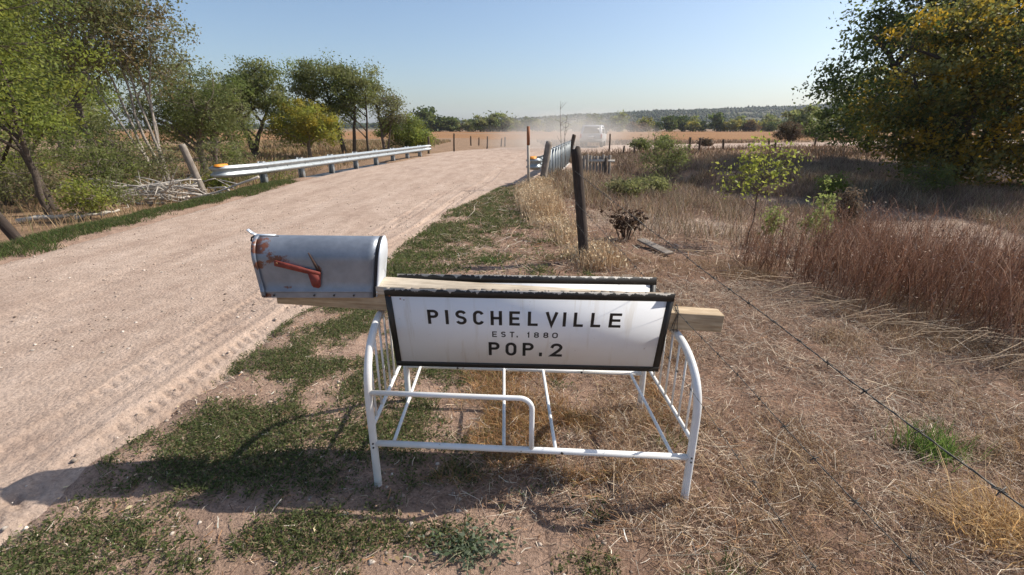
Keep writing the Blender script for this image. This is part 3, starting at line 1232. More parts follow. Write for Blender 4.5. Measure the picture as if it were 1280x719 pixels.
def ibeam(h, depth=.17, flange=.12, th=.014):
    m = MB()
    m.box((-flange / 2, -depth / 2, 0), (flange / 2, -depth / 2 + th, h))
    m.box((-flange / 2, depth / 2 - th, 0), (flange / 2, depth / 2, h))
    m.box((-th / 2, -depth / 2 + th, 0), (th / 2, depth / 2 - th, h - .001))
    return m


def guardrail(label, A, B, ztop, out, step, zpost, zbase, start, flare, cap):
    A, B = np.array(A, float), np.array(B, float)
    d = (B - A) / np.linalg.norm(B - A)
    n = np.array((d[1], -d[0])) * out
    g = thing('guardrail', label, 'guardrail')
    L = np.linalg.norm(B - A)
    path = [A + d * s for s in np.linspace(0, L, 14)]
    # flared, rolled end towards the camera
    end = [A - d * s - n * flare * (s / start) ** 2 for s in np.linspace(start, .1, 7)]
    roll = []
    e0 = np.array(end[0])
    t0 = np.array(end[0]) - np.array(end[1])
    t0 /= np.linalg.norm(t0)
    for a in np.linspace(0, math.pi * .85, 7)[1:][::-1]:
        roll.append(e0 + t0 * .16 * math.sin(a) - n * .16 * (1 - math.cos(a)))
    m = wbeam(roll + end + path, ztop, out)
    beam_ = m.build('rail', STEEL, g, False)
    s = .05 if step > 1.5 else 0
    ang = math.atan2(d[1], d[0])
    pm = None
    while s <= L:
        p = A + d * s - n * .16
        if pm is None:
            po = ibeam(zpost - zbase).build('rail_post', STEEL, g)
            pm = po.data
        else:
            po = link('rail_post', pm, g)
        po.location = (p[0], p[1], zbase)
        po.rotation_euler = (0, 0, ang)
        bm = MB()
        bm.box((-.06, -.045, -.14), (.06, .045, .14))
        bl = bm.build('blockout', DARKSTEEL, po)
        pp = -out * -.12
        bl.location = (0, -out * .12, ztop - .155 - zbase)
        s += step
    for s in np.arange(.05, L, .95 if step > 1.5 else 1.9):
        b_ = MB()
        p = A + d * s + n * .002
        b_.tube([(p[0], p[1], ztop - .155), (p[0] + n[0] * .02, p[1] + n[1] * .02, ztop - .155)], .018, 8)
        b_.build('rail_bolt', DARKSTEEL, beam_)
    c = MB()
    e = e0 - n * .1 + t0 * .02
    Mx = Matrix.Translation((e[0], e[1], ztop)) @ Matrix.Rotation(ang, 4, 'Z')
    rr_ = [(-.2, -.13), (-.26, -.06), (-.26, .06), (-.2, .13), (.2, .11), (.2, -.11)]
    v = [(a * .8, b * .8, -.02) for a, b in rr_] + [(a * .7, b * .65, .035) for a, b in rr_]
    q = [(i, (i + 1) % 6, 6 + (i + 1) % 6, 6 + i) for i in range(6)]
    t = [(6, 6 + i, 6 + i + 1) for i in range(1, 5)]
    c.add(xf(Mx, np.array(v)), q, t)
    c.build('reflector_cap', ORANGE, g)
    return g


guardrail('long galvanised guardrail with orange end cap beside the tree side of the road', (-7.02, 13.75), (-4.75, 28.3), .585, 1, 1.9, .60, -.3, 1.25, .25, True)
guardrail('galvanised guardrail with closely spaced posts along the bridge edge near the dusty vehicle', (.95, 14.7), (3.15, 26.5), .74, -1, .95, .90, -.35, 1.5, -.2, True)

# bridge deck under the road and the plank wing wall in the creek
CONC = m_simple('pale_concrete', (.42, .40, .37), .9, 0, .2, 6, .3)
bd = MB()
for i in range(8):
    t0, t1 = i / 8, (i + 1) / 8
    ya, yb = 15.3 + 9.6 * t0, 15.3 + 9.6 * t1
    def ex(y):
        return np.interp(y, LEDGE[:6, 1], LEDGE[:6, 0]) - .75, np.interp(y, REDGE[:8, 1], REDGE[:8, 0]) + .55
    la, ra = ex(ya)
    lb, rb = ex(yb)
    v = np.array([(la, ya, -.50), (ra, ya, -.50), (rb, yb, -.50), (lb, yb, -.50), (la, ya, -.06), (ra, ya, -.06), (rb, yb, -.06), (lb, yb, -.06)])
    bd.add(v, [(3, 2, 1, 0), (4, 5, 6, 7), (0, 1, 5, 4), (1, 2, 6, 5), (2, 3, 7, 6), (3, 0, 4, 7)])
deck = bd.build('bridge_deck', CONC)
tag(deck, 'pale concrete bridge deck edge under the dirt road between the guardrails', 'bridge')
ww = thing('wing_wall', 'weathered vertical plank wing wall beside the bridge with a pale rail', 'wall', (2.85, 19.9, 0), (0, 0, -.12))
rng = np.random.default_rng(8)
for i in range(10):
    m = MB()
    m.box((-.055, -.025, -1.3), (.055, .025, .45 + rng.uniform(-.05, .04)))
    o = m.build('plank', GREYPOST, ww)
    o.location = (i * .128, rng.normal() * .01, 0)
m = MB()
m.box((.3, -.075, .18), (1.35, -.028, .28))
m.build('rail', m_simple('pale_rail', (.5, .46, .4), .8), ww)
m = MB()
m.tube([(1.0, -.13, -1.2), (1.0, -.13, .36)], .07, 9)
m.build('rail_post', BROWNPOST, ww)

# ------------------------------------------------------------------ the truck in its dust
tr = thing('sport_utility_vehicle', 'pale sport utility vehicle driving away in dust past the bridge', 'car', (6.75, 40.6, .03), (0, 0, math.radians(-15)))
tr.scale = (.93, .93, .93)
CARW = m_simple('silver_car_paint', (.36, .37, .38), .35, 0, .04, 4, 0)
CARG, _nt, _b = mat('dark_car_glass')
_b.inputs['Base Color'].default_value = (.03, .035, .04, 1)
_b.inputs['Roughness'].default_value = .12
TYRE = m_simple('tyre_rubber', (.03, .03, .03), .85, 0, .2, 20, .2)
TAIL = m_simple('red_tail_lamp', (.35, .02, .015), .3, 0, .1, 10, 0)
prof = [(-2.3, .45), (-2.38, .62), (-2.36, 1.0), (-2.25, 1.12), (-1.95, 1.72), (-1.75, 1.80), (.25, 1.80), (.5, 1.72), (1.05, 1.16), (2.1, 1.04), (2.32, .9), (2.38, .6), (2.3, .45)]
m = MB()
secs = []
for xx, sc in ((-.95, .0), (-.9, 1), (.9, 1), (.95, 0)):
    row = []
    for (y, z) in prof:
        tum = max(0, z - 1.05) * .22
        k = (abs(xx) - tum) * (1 if xx > 0 else -1)
        ins = .05 * (1 - sc)
        row.append((k, y * (1 - ins * .4), z - (.03 * (1 - sc) if z > 1 else -.03 * (1 - sc))))
    secs.append(row)
v = np.array(secs).reshape(-1, 3)
n = len(prof)
q = [(i * n + j, i * n + (j + 1) % n, (i + 1) * n + (j + 1) % n, (i + 1) * n + j) for i in range(3) for j in range(n)]
t = [(0, j + 1, j) for j in range(1, n - 1)] + [(3 * n, 3 * n + j, 3 * n + j + 1) for j in range(1, n - 1)]
m.add(v, q, t)
body = m.build('body', CARW, tr)
m = MB()
v = np.array([(-.68, -2.255, 1.16), (.68, -2.255, 1.16), (.6, -1.995, 1.68), (-.6, -1.995, 1.68)])
nn = np.array((0, -.9, .43)) * .012
m.add(np.concatenate([v + nn, v - nn]), [(0, 1, 2, 3), (7, 6, 5, 4), (0, 4, 5, 1), (1, 5, 6, 2), (2, 6, 7, 3), (3, 7, 4, 0)])
m.build('rear_window', CARG, tr)
for sx in (-1, 1):
    for (a, b2) in ((-1.75, -.75), (-.65, .35)):
        m = MB()
        v = np.array([(sx * .915, a, 1.15), (sx * .915, b2, 1.15), (sx * .80, b2 - .05, 1.66), (sx * .80, a + .1, 1.66)])
        nn = np.array((sx * .97, 0, .2)) * .02
        m.add(np.concatenate([v + nn, v - nn]), [(0, 1, 2, 3), (7, 6, 5, 4), (0, 4, 5, 1), (1, 5, 6, 2), (2, 6, 7, 3), (3, 7, 4, 0)])
        m.build('side_window', CARG, tr)
    m = MB()
    m.box((sx * .86 - .06, -2.40, .78), (sx * .86 + .06, -2.28, 1.1))
    m.build('tail_lamp', TAIL, tr)
    m = MB()
    m.box((sx * 1.04 - .1, .55, 1.08), (sx * 1.04 + .1, .67, 1.27))
    m.build('mirror', BLACK, tr)
    m = MB()
    m.tube([(sx * .62, -1.5, 1.86), (sx * .62, .1, 1.86)], .025, 6)
    m.build('roof_rail', BLACK, tr)
    for y in (-1.45, 1.45):
        m = MB()
        a = np.linspace(0, 2 * math.pi, 21)
        m.tube([(sx * .72, y, .36), (sx * .76, y, .36), (sx * .92, y, .36), (sx * .95, y, .36)], [.33, .36, .36, .33], 20)
        wh = m.build('wheel', TYRE, tr)
        m = MB()
        m.tube([(sx * .94, y, .36), (sx * .965, y, .36)], [.22, .18], 14)
        m.build('rim', STEEL, wh)
m = MB()
m.box((-.9, -2.47, .42), (.9, -2.3, .66))
m.build('bumper', DARKSTEEL, tr)
m = MB()
m.box((-.26, -2.41, .8), (.26, -2.372, .93))
m.build('number_plate', ENDW, tr)

# ------------------------------------------------------------------ trees
GREEN = [(.115, .155, .04), (.15, .19, .05), (.20, .23, .06)]
YGREEN = [(.24, .275, .045), (.30, .31, .055), (.19, .23, .045)]
OLIVE = [(.175, .185, .065), (.23, .235, .09), (.20, .205, .095)]
YELLOW = [(.40, .31, .045), (.31, .27, .045), (.22, .23, .045)]
AUTUMN = [(.40, .26, .025), (.24, .18, .028), (.52, .32, .025), (.15, .15, .03)]
DARKG = [(.04, .065, .018), (.055, .085, .02), (.075, .10, .025)]


def make_tree(name, label, base, stems, lobes, nclump, nleaf, lsize, colors, seed, tr_r=.12, bark=(.16, .13, .105), clump=.3, group=None, cat='tree', aspect=.5, limb=9, droop=0.0, weights=None, twig=.008):
    rng = np.random.default_rng(seed)
    root = thing(name, label, cat, base, group=group)
    lob = np.array(lobes, float)
    vol = lob[:, 3] * lob[:, 4] * lob[:, 5]
    pick = rng.choice(len(lob), nclump, p=vol / vol.sum())
    d = rng.normal(size=(nclump, 3))
    d /= np.linalg.norm(d, axis=1)[:, None]
    rad = rng.random(nclump) ** .42
    C = lob[pick, :3] + d * rad[:, None] * lob[pick, 3:]
    C[:, 2] = np.maximum(C[:, 2], .25)
    tm = MB()
    bc = np.array(bark)
    samples = []

    def curve(a, b, n, wob):
        t = np.linspace(0, 1, n)[:, None]
        p = a + (b - a) * t
        w = np.cumsum(rng.normal(size=(n, 3)), 0) * wob
        w -= w[0]
        w -= t * w[-1]
        return p + w
    stem_curves = []
    for (foot, top, r) in stems:
        foot, top = np.array(foot, float), np.array(top, float)
        L = np.linalg.norm(top - foot)
        c = curve(foot, top, 12, .007 * L)
        rr_ = r * (1 - .8 * np.linspace(0, 1, 12)) * np.where(np.arange(12) == 0, 1.35, 1)
        tm.tube(c, rr_, 9, True, bc * rng.uniform(.85, 1.15))
        stem_curves.append((c, r))
        for i in range(3, 12):
            samples.append((c[i], rr_[i]))
    # limbs
    far = rng.choice(nclump, min(limb, nclump), replace=False)
    for i in far:
        c, r = stem_curves[rng.integers(len(stem_curves))]
        cand = c[2:10]
        tgt = C[i]
        sc = np.linalg.norm(cand - tgt, axis=1) + 1.2 * np.abs(cand[:, 2] - (tgt[2] - np.linalg.norm(cand[:, :2] - tgt[:2], axis=1) * .7))
        a = cand[np.argmin(sc)]
        t = np.linspace(0, 1, 9)[:, None]
        mid = (a + tgt) / 2 + np.array((0, 0, .18 * np.linalg.norm(tgt - a)))
        p = a * (1 - t) ** 2 + 2 * mid * t * (1 - t) + tgt * t ** 2
        p = p + np.cumsum(rng.normal(size=p.shape), 0) * .012 * np.linalg.norm(tgt - a) * t
        rl = r * .45 * (1 - .85 * t[:, 0])
        tm.tube(p, rl, 6, False, bc * rng.uniform(.85, 1.2))
        for k in range(2, 9):
            samples.append((p[k], rl[k]))
    SP = np.array([s_[0] for s_ in samples])
    for i in range(nclump):
        dd = np.linalg.norm(SP - C[i], axis=1) + .6 * np.maximum(0, SP[:, 2] - C[i][2])
        a = SP[np.argmin(dd)]
        L = np.linalg.norm(C[i] - a)
        if L < .05:
            continue
        tm.tube(curve(a, C[i] + np.array((0, 0, -droop * .3)), 5, .05 * L), [twig * 1.6, twig * 1.3, twig, twig * .8, twig * .4], 4, False, bc)
    tm.build('trunk', BARK, root, True)
    # leaves
    per = rng.multinomial(nleaf, rng.dirichlet(np.ones(nclump) * 2.2))
    ci = np.repeat(np.arange(nclump), per)
    off = rng.normal(size=(nleaf, 3)) * clump * np.array((1, 1, .62))
    off *= rng.uniform(.6, 1.25, nclump)[ci][:, None]
    off[:, 2] -= droop * (off[:, 0] ** 2 + off[:, 1] ** 2) / max(clump, .01) * .6
    P = C[ci] + off
    P[:, 2] = np.maximum(P[:, 2], .06)
    cl = pal(colors, nclump, rng, .2, weights)[ci] * .75 + pal(colors, nleaf, rng, .2, weights) * .25
    lm = MB()
    leaves(lm, P, lsize * rng.uniform(.5, 1.6, nleaf), cl, rng, aspect)
    lm.build('crown', LEAF, root)
    return root


G_L = 'trees on the far verge'
make_tree('elm_tree', 'bright green leafy tree with low boughs beside the dark leaning verge post', (-9.9, 10.0, -.3),
          [((0, 0, -.2), (.2, -.3, 3.6), .07), ((-.2, .4, -.2), (-1.6, .6, 5.2), .08), ((-2.2, 1.4, -.2), (-2.0, 1.2, 6), .09)],
          [(-.6, .2, 3.0, 2.2, 1.8, 1.0), (.9, -.4, 2.2, 1.3, 1.1, .65), (-2.2, 1.0, 5.2, 2.2, 2.0, 2.6), (-.3, .6, 4.6, 1.7, 1.5, 1.2), (-1.6, -.8, 2.0, 1.4, 1.0, .9)],
          430, 44000, .072, GREEN + YGREEN + YGREEN, 1, clump=.25, droop=.25, aspect=.42, limb=16, bark=(.09, .07, .055))
make_tree('locust_tree', 'slender dark trunked tree with thin foliage behind the low bushes', (-14.6, 17.2, -.3),
          [((0, 0, -.2), (-.5, .2, 7.2), .15)], [(-.2, 0, 5.8, 2.4, 1.8, 2.0), (.2, .3, 3.6, 1.6, 1.4, .8)],
          240, 16000, .105, OLIVE + GREEN, 2, clump=.32, limb=12, bark=(.11, .09, .075))
make_tree('dying_tree', 'sparse many stemmed tree with bare grey limbs behind the brush pile', (-10.7, 14.8, -.35),
          [((.1, 0, -.2), (-.55, 0, 4.4), .055), ((-.1, .2, -.2), (-1.2, .3, 6.4), .05), ((-.5, .3, -.2), (-1.9, .6, 6.0), .05), ((-.2, .1, .4), (.5, .2, 5.6), .04), ((-.3, .5, -.1), (-.5, .7, 6.8), .05), ((-.4, .2, .2), (-2.6, .2, 5.6), .042)],
          [(-.9, .2, 5.0, 2.0, 1.4, 1.7), (.2, .2, 4.2, 1.2, 1.0, 1.3), (-2.0, .3, 4.0, 1.2, 1.0, 1.2)],
          400, 19000, .075, OLIVE + [(.17, .15, .07), (.2, .14, .06)], 3, clump=.24, limb=34, bark=(.30, .26, .22), twig=.009)
make_tree('willow_tree', 'round soft green willow like tree between bare stems and forked tree', (-14.2, 22.2, -.3),
          [((0, 0, -.2), (.2, 0, 4.0), .16), ((.3, .3, -.2), (1.2, 0, 3.8), .12)], [(.2, 0, 3.2, 2.3, 2.0, 1.5), (-1.4, .2, 2.4, 1.7, 1.5, 1.3), (1.5, -.2, 2.3, 1.2, 1.2, 1.0)],
          190, 23000, .10, GREEN + OLIVE, 4, clump=.30, droop=.35, aspect=.35, limb=14)
make_tree('forked_tree', 'dark green tree with a leaning forked trunk behind the guardrail', (-14.3, 27.3, -.15),
          [((0, 0, -.2), (-.9, 0, 3.2), .19), ((-.1, 0, .5), (1.3, .2, 3.6), .14)], [(-.5, 0, 3.5, 1.6, 1.5, 1.0), (.6, 0, 3.9, 1.4, 1.4, 1.3), (-1.7, 0, 2.7, 1.0, 1.0, .7), (1.7, .1, 2.8, .8, .9, .8)],
          170, 19000, .11, GREEN + OLIVE, 5, clump=.28, limb=12, bark=(.09, .07, .055))
make_tree('young_elm', 'low yellow green tree with turning leaves behind the guardrail', (-11.5, 27.6, -.15),
          [((0, 0, -.2), (.2, 0, 2.6), .12)], [(0, 0, 2.1, 1.9, 1.5, 1.1), (-.9, 0, 1.4, 1.2, 1.1, .6), (1.1, 0, 1.5, 1.0, 1.1, .7)],
          95, 10500, .115, YELLOW + YELLOW + YGREEN, 6, clump=.26, limb=10)
make_tree('tall_elm', 'tall airy olive green tree with several dark trunks above the guardrail', (-10.9, 30.3, -.15),
          [((.5, 0, -.2), (-.5, 0, 5.2), .16), ((1.0, .2, -.2), (1.5, 0, 4.8), .13), ((1.9, .3, -.2), (2.1, .2, 4.2), .09)],
          [(-.4, 0, 4.6, 2.0, 1.6, 1.1), (1.4, 0, 4.2, 1.7, 1.5, 1.2), (-1.7, 0, 3.9, 1.0, 1.1, .8), (.9, .2, 2.8, 1.5, 1.2, .8)],
          230, 25000, .11, OLIVE + GREEN, 7, clump=.30, limb=16, bark=(.08, .065, .05))
make_tree('thin_elm', 'thin half bare tree beside the tall airy tree', (-8.6, 33, -.15),
          [((0, 0, -.2), (-.3, 0, 4.0), .11), ((.2, 0, -.2), (.9, 0, 3.4), .08)], [(0, 0, 3.3, 1.5, 1.2, .9), (.5, 0, 2.2, 1.2, 1.0, .8)],
          140, 5500, .11, OLIVE + [(.16, .13, .08)], 8, clump=.26, limb=18, bark=(.15, .12, .10), twig=.014)
make_tree('bushy_tree', 'dense low green tree at the far end of the long guardrail', (-7.4, 34.2, -.15),
          [((0, 0, -.2), (.1, 0, 2.0), .10)], [(0, 0, 1.5, 1.8, 1.5, 1.2), (.9, 0, .9, 1.2, 1.1, .8), (-1.0, 0, 1.1, 1.1, 1.1, .9)],
          110, 12500, .11, GREEN + YGREEN, 9, clump=.25, limb=8)
# fill further back on the left
for i, (x, y, h, w_, cset) in enumerate(((-24, 26, 6.5, 3.6, OLIVE + GREEN), (-30, 33, 7.0, 4.2, GREEN + YGREEN), (-22, 36, 4.5, 3.2, OLIVE + GREEN), (-17, 41, 4.0, 3.0, GREEN + OLIVE), (-19, 19, 6.5, 2.6, GREEN + OLIVE))):
    make_tree('woodland_tree', ['tall olive tree standing deep behind the sparse many stemmed tree', 'broad bright green tree at the back of the verge wood', 'rounded olive tree behind the forked trunk tree', 'low green tree far behind the yellow leaved one', 'mid green tree behind the bright leafy boughs'][i], (x, y, -.3),
              [((0, 0, -.2), (.3, 0, h * .85), .18)], [(0, 0, h * .68, w_ * .8, w_ * .7, h * .3), (w_ * .4, 0, h * .42, w_ * .6, w_ * .5, h * .24), (-w_ * .45, .2, h * .4, w_ * .6, w_ * .5, h * .24)],
              190, 11000, .17, cset, 30 + i, clump=.42, limb=10, group=G_L)

# the big trees on the right
big = make_tree('cottonwood_tree', 'huge dark green tree rising out of the picture beyond the dry creek', (20.9, 24.0, -.3),
          [((0, 0, -.2), (-.8, 0, 8.5), .42), ((.6, .4, .4), (3.5, .5, 9), .32), ((-.3, -.2, .8), (-4.2, -.6, 5.0), .24)],
          [(0.3, 0, 7.5, 5.0, 4.2, 4.2), (-3.6, -.4, 3.4, 2.5, 2.4, 1.4), (-2.0, -.6, 5.2, 2.8, 2.4, 2.0), (3.5, 0, 6.5, 4.5, 4, 4), (-1.2, -1.5, 2.4, 3.0, 2.2, 1.8), (-4.9, -.4, 2.9, 1.5, 1.3, .8)],
          800, 66000, .135, DARKG + GREEN, 41, clump=.38, limb=34, bark=(.07, .055, .045), aspect=.6)
big.scale = (1.14, 1.14, 1.14)
make_tree('autumn_tree', 'wide low branching tree with yellow and rust coloured autumn leaves', (14.0, 15.4, -.4),
          [((0, 0, -.2), (.2, 0, 4.6), .22), ((.2, .2, .2), (2.6, .2, 4.4), .16), ((-.1, 0, .3), (-1.9, 0, 3.4), .15)],
          [(0, 0, 3.4, 2.5, 2.0, 2.1), (2.4, 0, 3.2, 2.2, 2.0, 2.2), (-1.7, .2, 2.4, 1.7, 1.6, 1.3), (.9, -.6, 1.2, 2.8, 1.5, 1.0), (-.9, .4, 4.6, 1.6, 1.4, 1.1), (-.6, -.4, 1.0, 1.5, 1.2, .7), (3.2, -.6, 1.2, 2.0, 1.4, 1.0)],
          600, 52000, .098, AUTUMN + DARKG + OLIVE[:2], 42, clump=.28, limb=26, bark=(.07, .055, .045), aspect=.6)
make_tree('shade_tree', 'dark round bushy tree behind the low hanging boughs by the creek', (24, 33, -.2),
          [((0, 0, -.2), (0, 0, 4), .2)], [(0, 0, 3.0, 3.4, 2.6, 2.4), (-2.0, 0, 1.8, 2.0, 1.6, 1.3)], 150, 6500, .22, DARKG + GREEN, 43, clump=.4, limb=10)

# bushes and young trees
make_tree('willow_bush', 'feathery green willow bush standing in the brown weeds near the bridge', (4.35, 13.9, -.55),
          [((0, 0, 0), (-.2, 0, 1.5), .022), ((.05, 0, 0), (.35, 0, 1.4), .02), ((-.05, 0, 0), (-.45, .1, 1.1), .02), ((.1, 0, 0), (.6, .1, 1.0), .018), ((0, 0, 0), (.1, -.1, 1.7), .02)],
          [(0, 0, 1.2, .6, .5, .55), (-.15, 0, 1.75, .3, .3, .3), (.35, 0, 1.45, .35, .35, .4)], 130, 3600, .07, [(.19, .22, .07), (.16, .19, .06), (.22, .23, .09)], 51, clump=.14, cat='bush', aspect=.25, limb=14, twig=.005, bark=(.12, .09, .07))
make_tree('sapling', 'young yellow green sapling with a thin stem by the barbed wire', (3.32, 6.5, -.2),
          [((0, 0, -.1), (.12, 0, 1.5), .013)], [(.1, 0, 1.36, .38, .3, .24), (-.1, 0, 1.05, .48, .35, .26), (.42, 0, 1.28, .36, .25, .14)], 90, 1000, .046, [(.32, .34, .06), (.26, .30, .06), (.36, .36, .08)], 52, clump=.085, cat='sapling', limb=12, twig=.003, bark=(.12, .09, .07))
for i, (x, y, h, s_) in enumerate(((4.3, 6.5, 1.05, 61), (4.0, 6.1, .8, 62), (3.7, 6.6, .65, 63))):
    make_tree('green_weed', ['tall pale green weed with upright leafy stalks behind the brown thicket', 'pale green leafy weed at the edge of the brown thicket', 'low pale green weed growing beside the young sapling'][i], (x, y, -.15),
              [((0, 0, -.05), (.03, 0, h), .007), ((.03, 0, -.05), (.13, 0, h * .8), .006), ((0, 0, -.05), (-.12, .02, h * .7), .006)], [(0, 0, h * .6, .14, .13, h * .4)], 40, 460, .045, [(.26, .30, .09), (.21, .26, .07), (.32, .34, .12)], s_, clump=.045, cat='weed', limb=5, twig=.003)
SHR = [((2.7, 11.2), .45, .6, OLIVE + [(.2, .17, .09)], 'leafy green bush low in the ditch beside the wing wall'), ((3.6, 12.3), .5, .6, OLIVE, 'small olive bush in the ditch below the willow bush'),
       ((8.8, 33.5), 1.0, 1.0, OLIVE + GREEN, 'grey green bush at the inner edge of the road bend'), ((10.6, 34.0), 1.15, .8, GREEN + OLIVE, 'upright green bush at the inner edge of the road bend'), ((16.5, 41.8), .8, .9, [(.14, .09, .06), (.1, .08, .05)], 'brown leafless looking bush beside the pale road strip'),
       ((29.5, 52.8), 2.2, 1.9, [(.15, .10, .06), (.1, .08, .045)], 'brown bush beyond the pale road below the dark boughs'), ((33.5, 54), 2.0, 2.2, OLIVE + [(.15, .11, .05)], 'dull olive bush beyond the pale road below the dark boughs'),
       ((12.3, 14.1), 1.2, .9, OLIVE + GREEN, 'open grey green shrub at the foot of the autumn tree'), ((10.2, 15.2), .9, .55, YGREEN + GREEN, 'small upright green shrub in the tree shade'), ((8.0, 11.2), .95, .35, [(.17, .12, .085), (.12, .09, .06)], 'tall brown seeding weed in front of the tree shade'),
       ((-10.3, 12.3), 1.3, 1.1, OLIVE + GREEN, 'tangled green bush between the leafy boughs and the brush pile'), ((-10.9, 12.6), 1.8, 1.6, GREEN + OLIVE, 'large tangled bush behind the brush pile'), ((-8.6, 9.4), .8, .7, YGREEN + [(.2, .17, .06)], 'yellowish weed bush behind the dark leaning verge post'),
       ((-12.6, 15.0), 2.1, 1.7, OLIVE + GREEN, 'tall grey green bush among the bare stems'), ((-9.2, 15.6), 1.6, 1.2, OLIVE + GREEN, 'grey green bush behind the leaning log post'), ((-9.0, 18.5), 1.5, 1.3, OLIVE + YGREEN, 'soft green bush behind the guardrail end'),
       ((-8.95, 10.35), .8, .8, OLIVE + GREEN, 'scrubby olive bush just behind the long fallen branch'), ((-10.0, 13.3), 1.5, 1.2, OLIVE + [(.18, .15, .09)], 'dusty olive bush directly behind the bleached brush pile'), ((-12.0, 11.3), 1.7, 1.5, OLIVE + YGREEN, 'pale olive bush in the gap beneath the leafy boughs'),
       ((-10.9, 10.6), 1.1, 1.2, OLIVE + [(.18, .13, .09)], 'dry half bare bush below the leafy boughs'), ((-13.5, 12.0), 1.9, 1.8, GREEN + OLIVE, 'dark green bush deep under the leafy boughs'), ((-11.5, 19.5), 1.5, 1.5, OLIVE, 'dull olive bush in front of the willow like tree'), ((-7.9, 12.7), .55, .5, YGREEN + [(.2, .16, .07)], 'low yellowish weed clump at the guardrail end')]
for i, ((x, y), h, w_, cset, lab) in enumerate(SHR):
    z = float(H(x, y))
    k = max(1, w_)
    make_tree('shrub', lab, (x, y, z), [((0, 0, -.05), (-.2 * w_, 0, h * .9), .015), ((.05, 0, -.05), (.35 * w_, .1, h * .8), .014), ((-.05, 0, -.05), (-.45 * w_, -.1, h * .6), .013), ((0, .1, -.05), (.1 * w_, .3 * w_, h), .013)],
              [(0, 0, h * .58, w_ * .75, w_ * .65, h * .40), (w_ * .3, 0, h * .4, w_ * .5, w_ * .45, h * .3)], int(90 * k), int((1700 if x < 0 else 2400) * k * max(1, h)), .055 if y < 20 else .12, cset, 70 + i, clump=.11 * k, cat='bush', limb=10, twig=.006, group='bushes along the road')

# the far tree line: a few crowns, copied
G_FAR = 'trees along the far edge of the field'
def far_tree(kind, colors, w, h, seed):
    return make_tree('field_edge_tree', kind, (0, 0, 0), [((0, 0, -.2), (0, 0, h * .8), .2)], [(0, 0, h * .6, w, w, h * .36), (w * .4, 0, h * .4, w * .7, w * .7, h * .3), (-w * .4, 0, h * .38, w * .7, w * .7, h * .28)], 46, 1300, .75, colors, seed, clump=.7, limb=5, group=G_FAR, twig=.05)


FT = [far_tree('dark green rounded tree in the far tree line', DARKG + GREEN, 3.0, 6.0, 81), far_tree('yellowing tree in the far tree line', YELLOW + OLIVE, 2.6, 5.0, 82), far_tree('rust brown low tree in the far tree line', [(.16, .09, .04), (.13, .10, .045), (.19, .12, .05)], 3.2, 3.6, 83), far_tree('mid green tree in the far tree line', GREEN + OLIVE, 3.2, 6.6, 84)]
rng = np.random.default_rng(90)
used = [False] * 4
KINDL = [t['label'] for t in FT]
NAMED = ['tallest dark tree at the corner of the stubble field beyond the long guardrail', 'shorter dark tree next to the tallest field corner tree', 'low dark tree second past the tallest field corner tree', 'rounded green tree starting the clump past the field corner trees', 'largest rounded green tree in the middle of the field edge clump', 'rounded green tree ending the clump before the dust cloud', 'lone dark tree halfway down the field behind the bushy tree', 'full green tree beside the hanging boughs, standing alone in the stubble', 'second full green tree half behind the hanging boughs', 'darkest field tree almost hidden by the hanging boughs']
spots = [(x, 196 + rng.normal() * 7 + max(0, (x - 60)) * .25, rng.choice(4, p=[.28, .27, .2, .25]), rng.uniform(.7, 1.15)) for x in np.arange(-34, 135, 3.1)]
spots += [(-31, 180, 0, 1.35), (-26.5, 183, 0, 1.05), (-22, 184, 0, .95), (-12, 178, 3, .9), (-7, 181, 3, 1.0), (-2, 182, 3, .9), (-38, 150, 0, .8), (66, 112, 3, 1.1), (72, 118, 3, 1.0), (78, 112, 0, 1.0)]
for i, (x, y, kd, sc) in enumerate(spots):
    kd = int(kd)
    t = FT[kd] if not used[kd] else copy_tree(FT[kd])
    used[kd] = True
    t.location = (x + rng.normal() * .7, y, -.2)
    t.rotation_euler = (0, 0, rng.uniform(0, 6.28))
    f_ = sc * 1.0
    if i >= len(spots) - 10:
        t['label'] = NAMED[i - len(spots) + 10]
    else:
        t['label'] = KINDL[kd]
    t.scale = (f_ * rng.uniform(.9, 1.2), f_, f_ * rng.uniform(.85, 1.1))
# wooded hillside: one mass of small dark trees
hm = MB()
N = 20000
hx = rng.uniform(-420, 1500, N)
hy = rng.uniform(470, 1330, N)
keep = fbm(hx * .008, hy * .008, 3) > .40 - .18 * sstep(700, 1100, hy)
hx, hy = hx[keep], hy[keep]
n = len(hx)
hz = hill_h(hx, hy)
sz = rng.uniform(1.6, 3.3, n)
oc = np.array([(1, 0, .4), (.4, .9, .35), (-.7, .7, .45), (-.9, -.4, .4), (-.1, -1, .35), (.7, -.7, .4), (0.1, 0, 1.5), (0, 0, -.1)])
v = (oc[None] * (1 + rng.normal(size=(n, 8, 1)) * .2)) * sz[:, None, None] + np.stack([hx, hy, hz], 1)[:, None, :]
tri = np.array([(i, (i + 1) % 6, 6) for i in range(6)] + [((i + 1) % 6, i, 7) for i in range(6)])
hm.add(v.reshape(-1, 3), None, (np.arange(n)[:, None, None] * 8 + tri[None]).reshape(-1, 3), col=np.repeat(pal(DARKG + [(.07, .075, .025)], n, rng), 8, 0))
hw = hm.build('hillside_woods', LEAF, kind='stuff')
tag(hw, 'dark juniper woods covering the distant low ridge', 'woods')

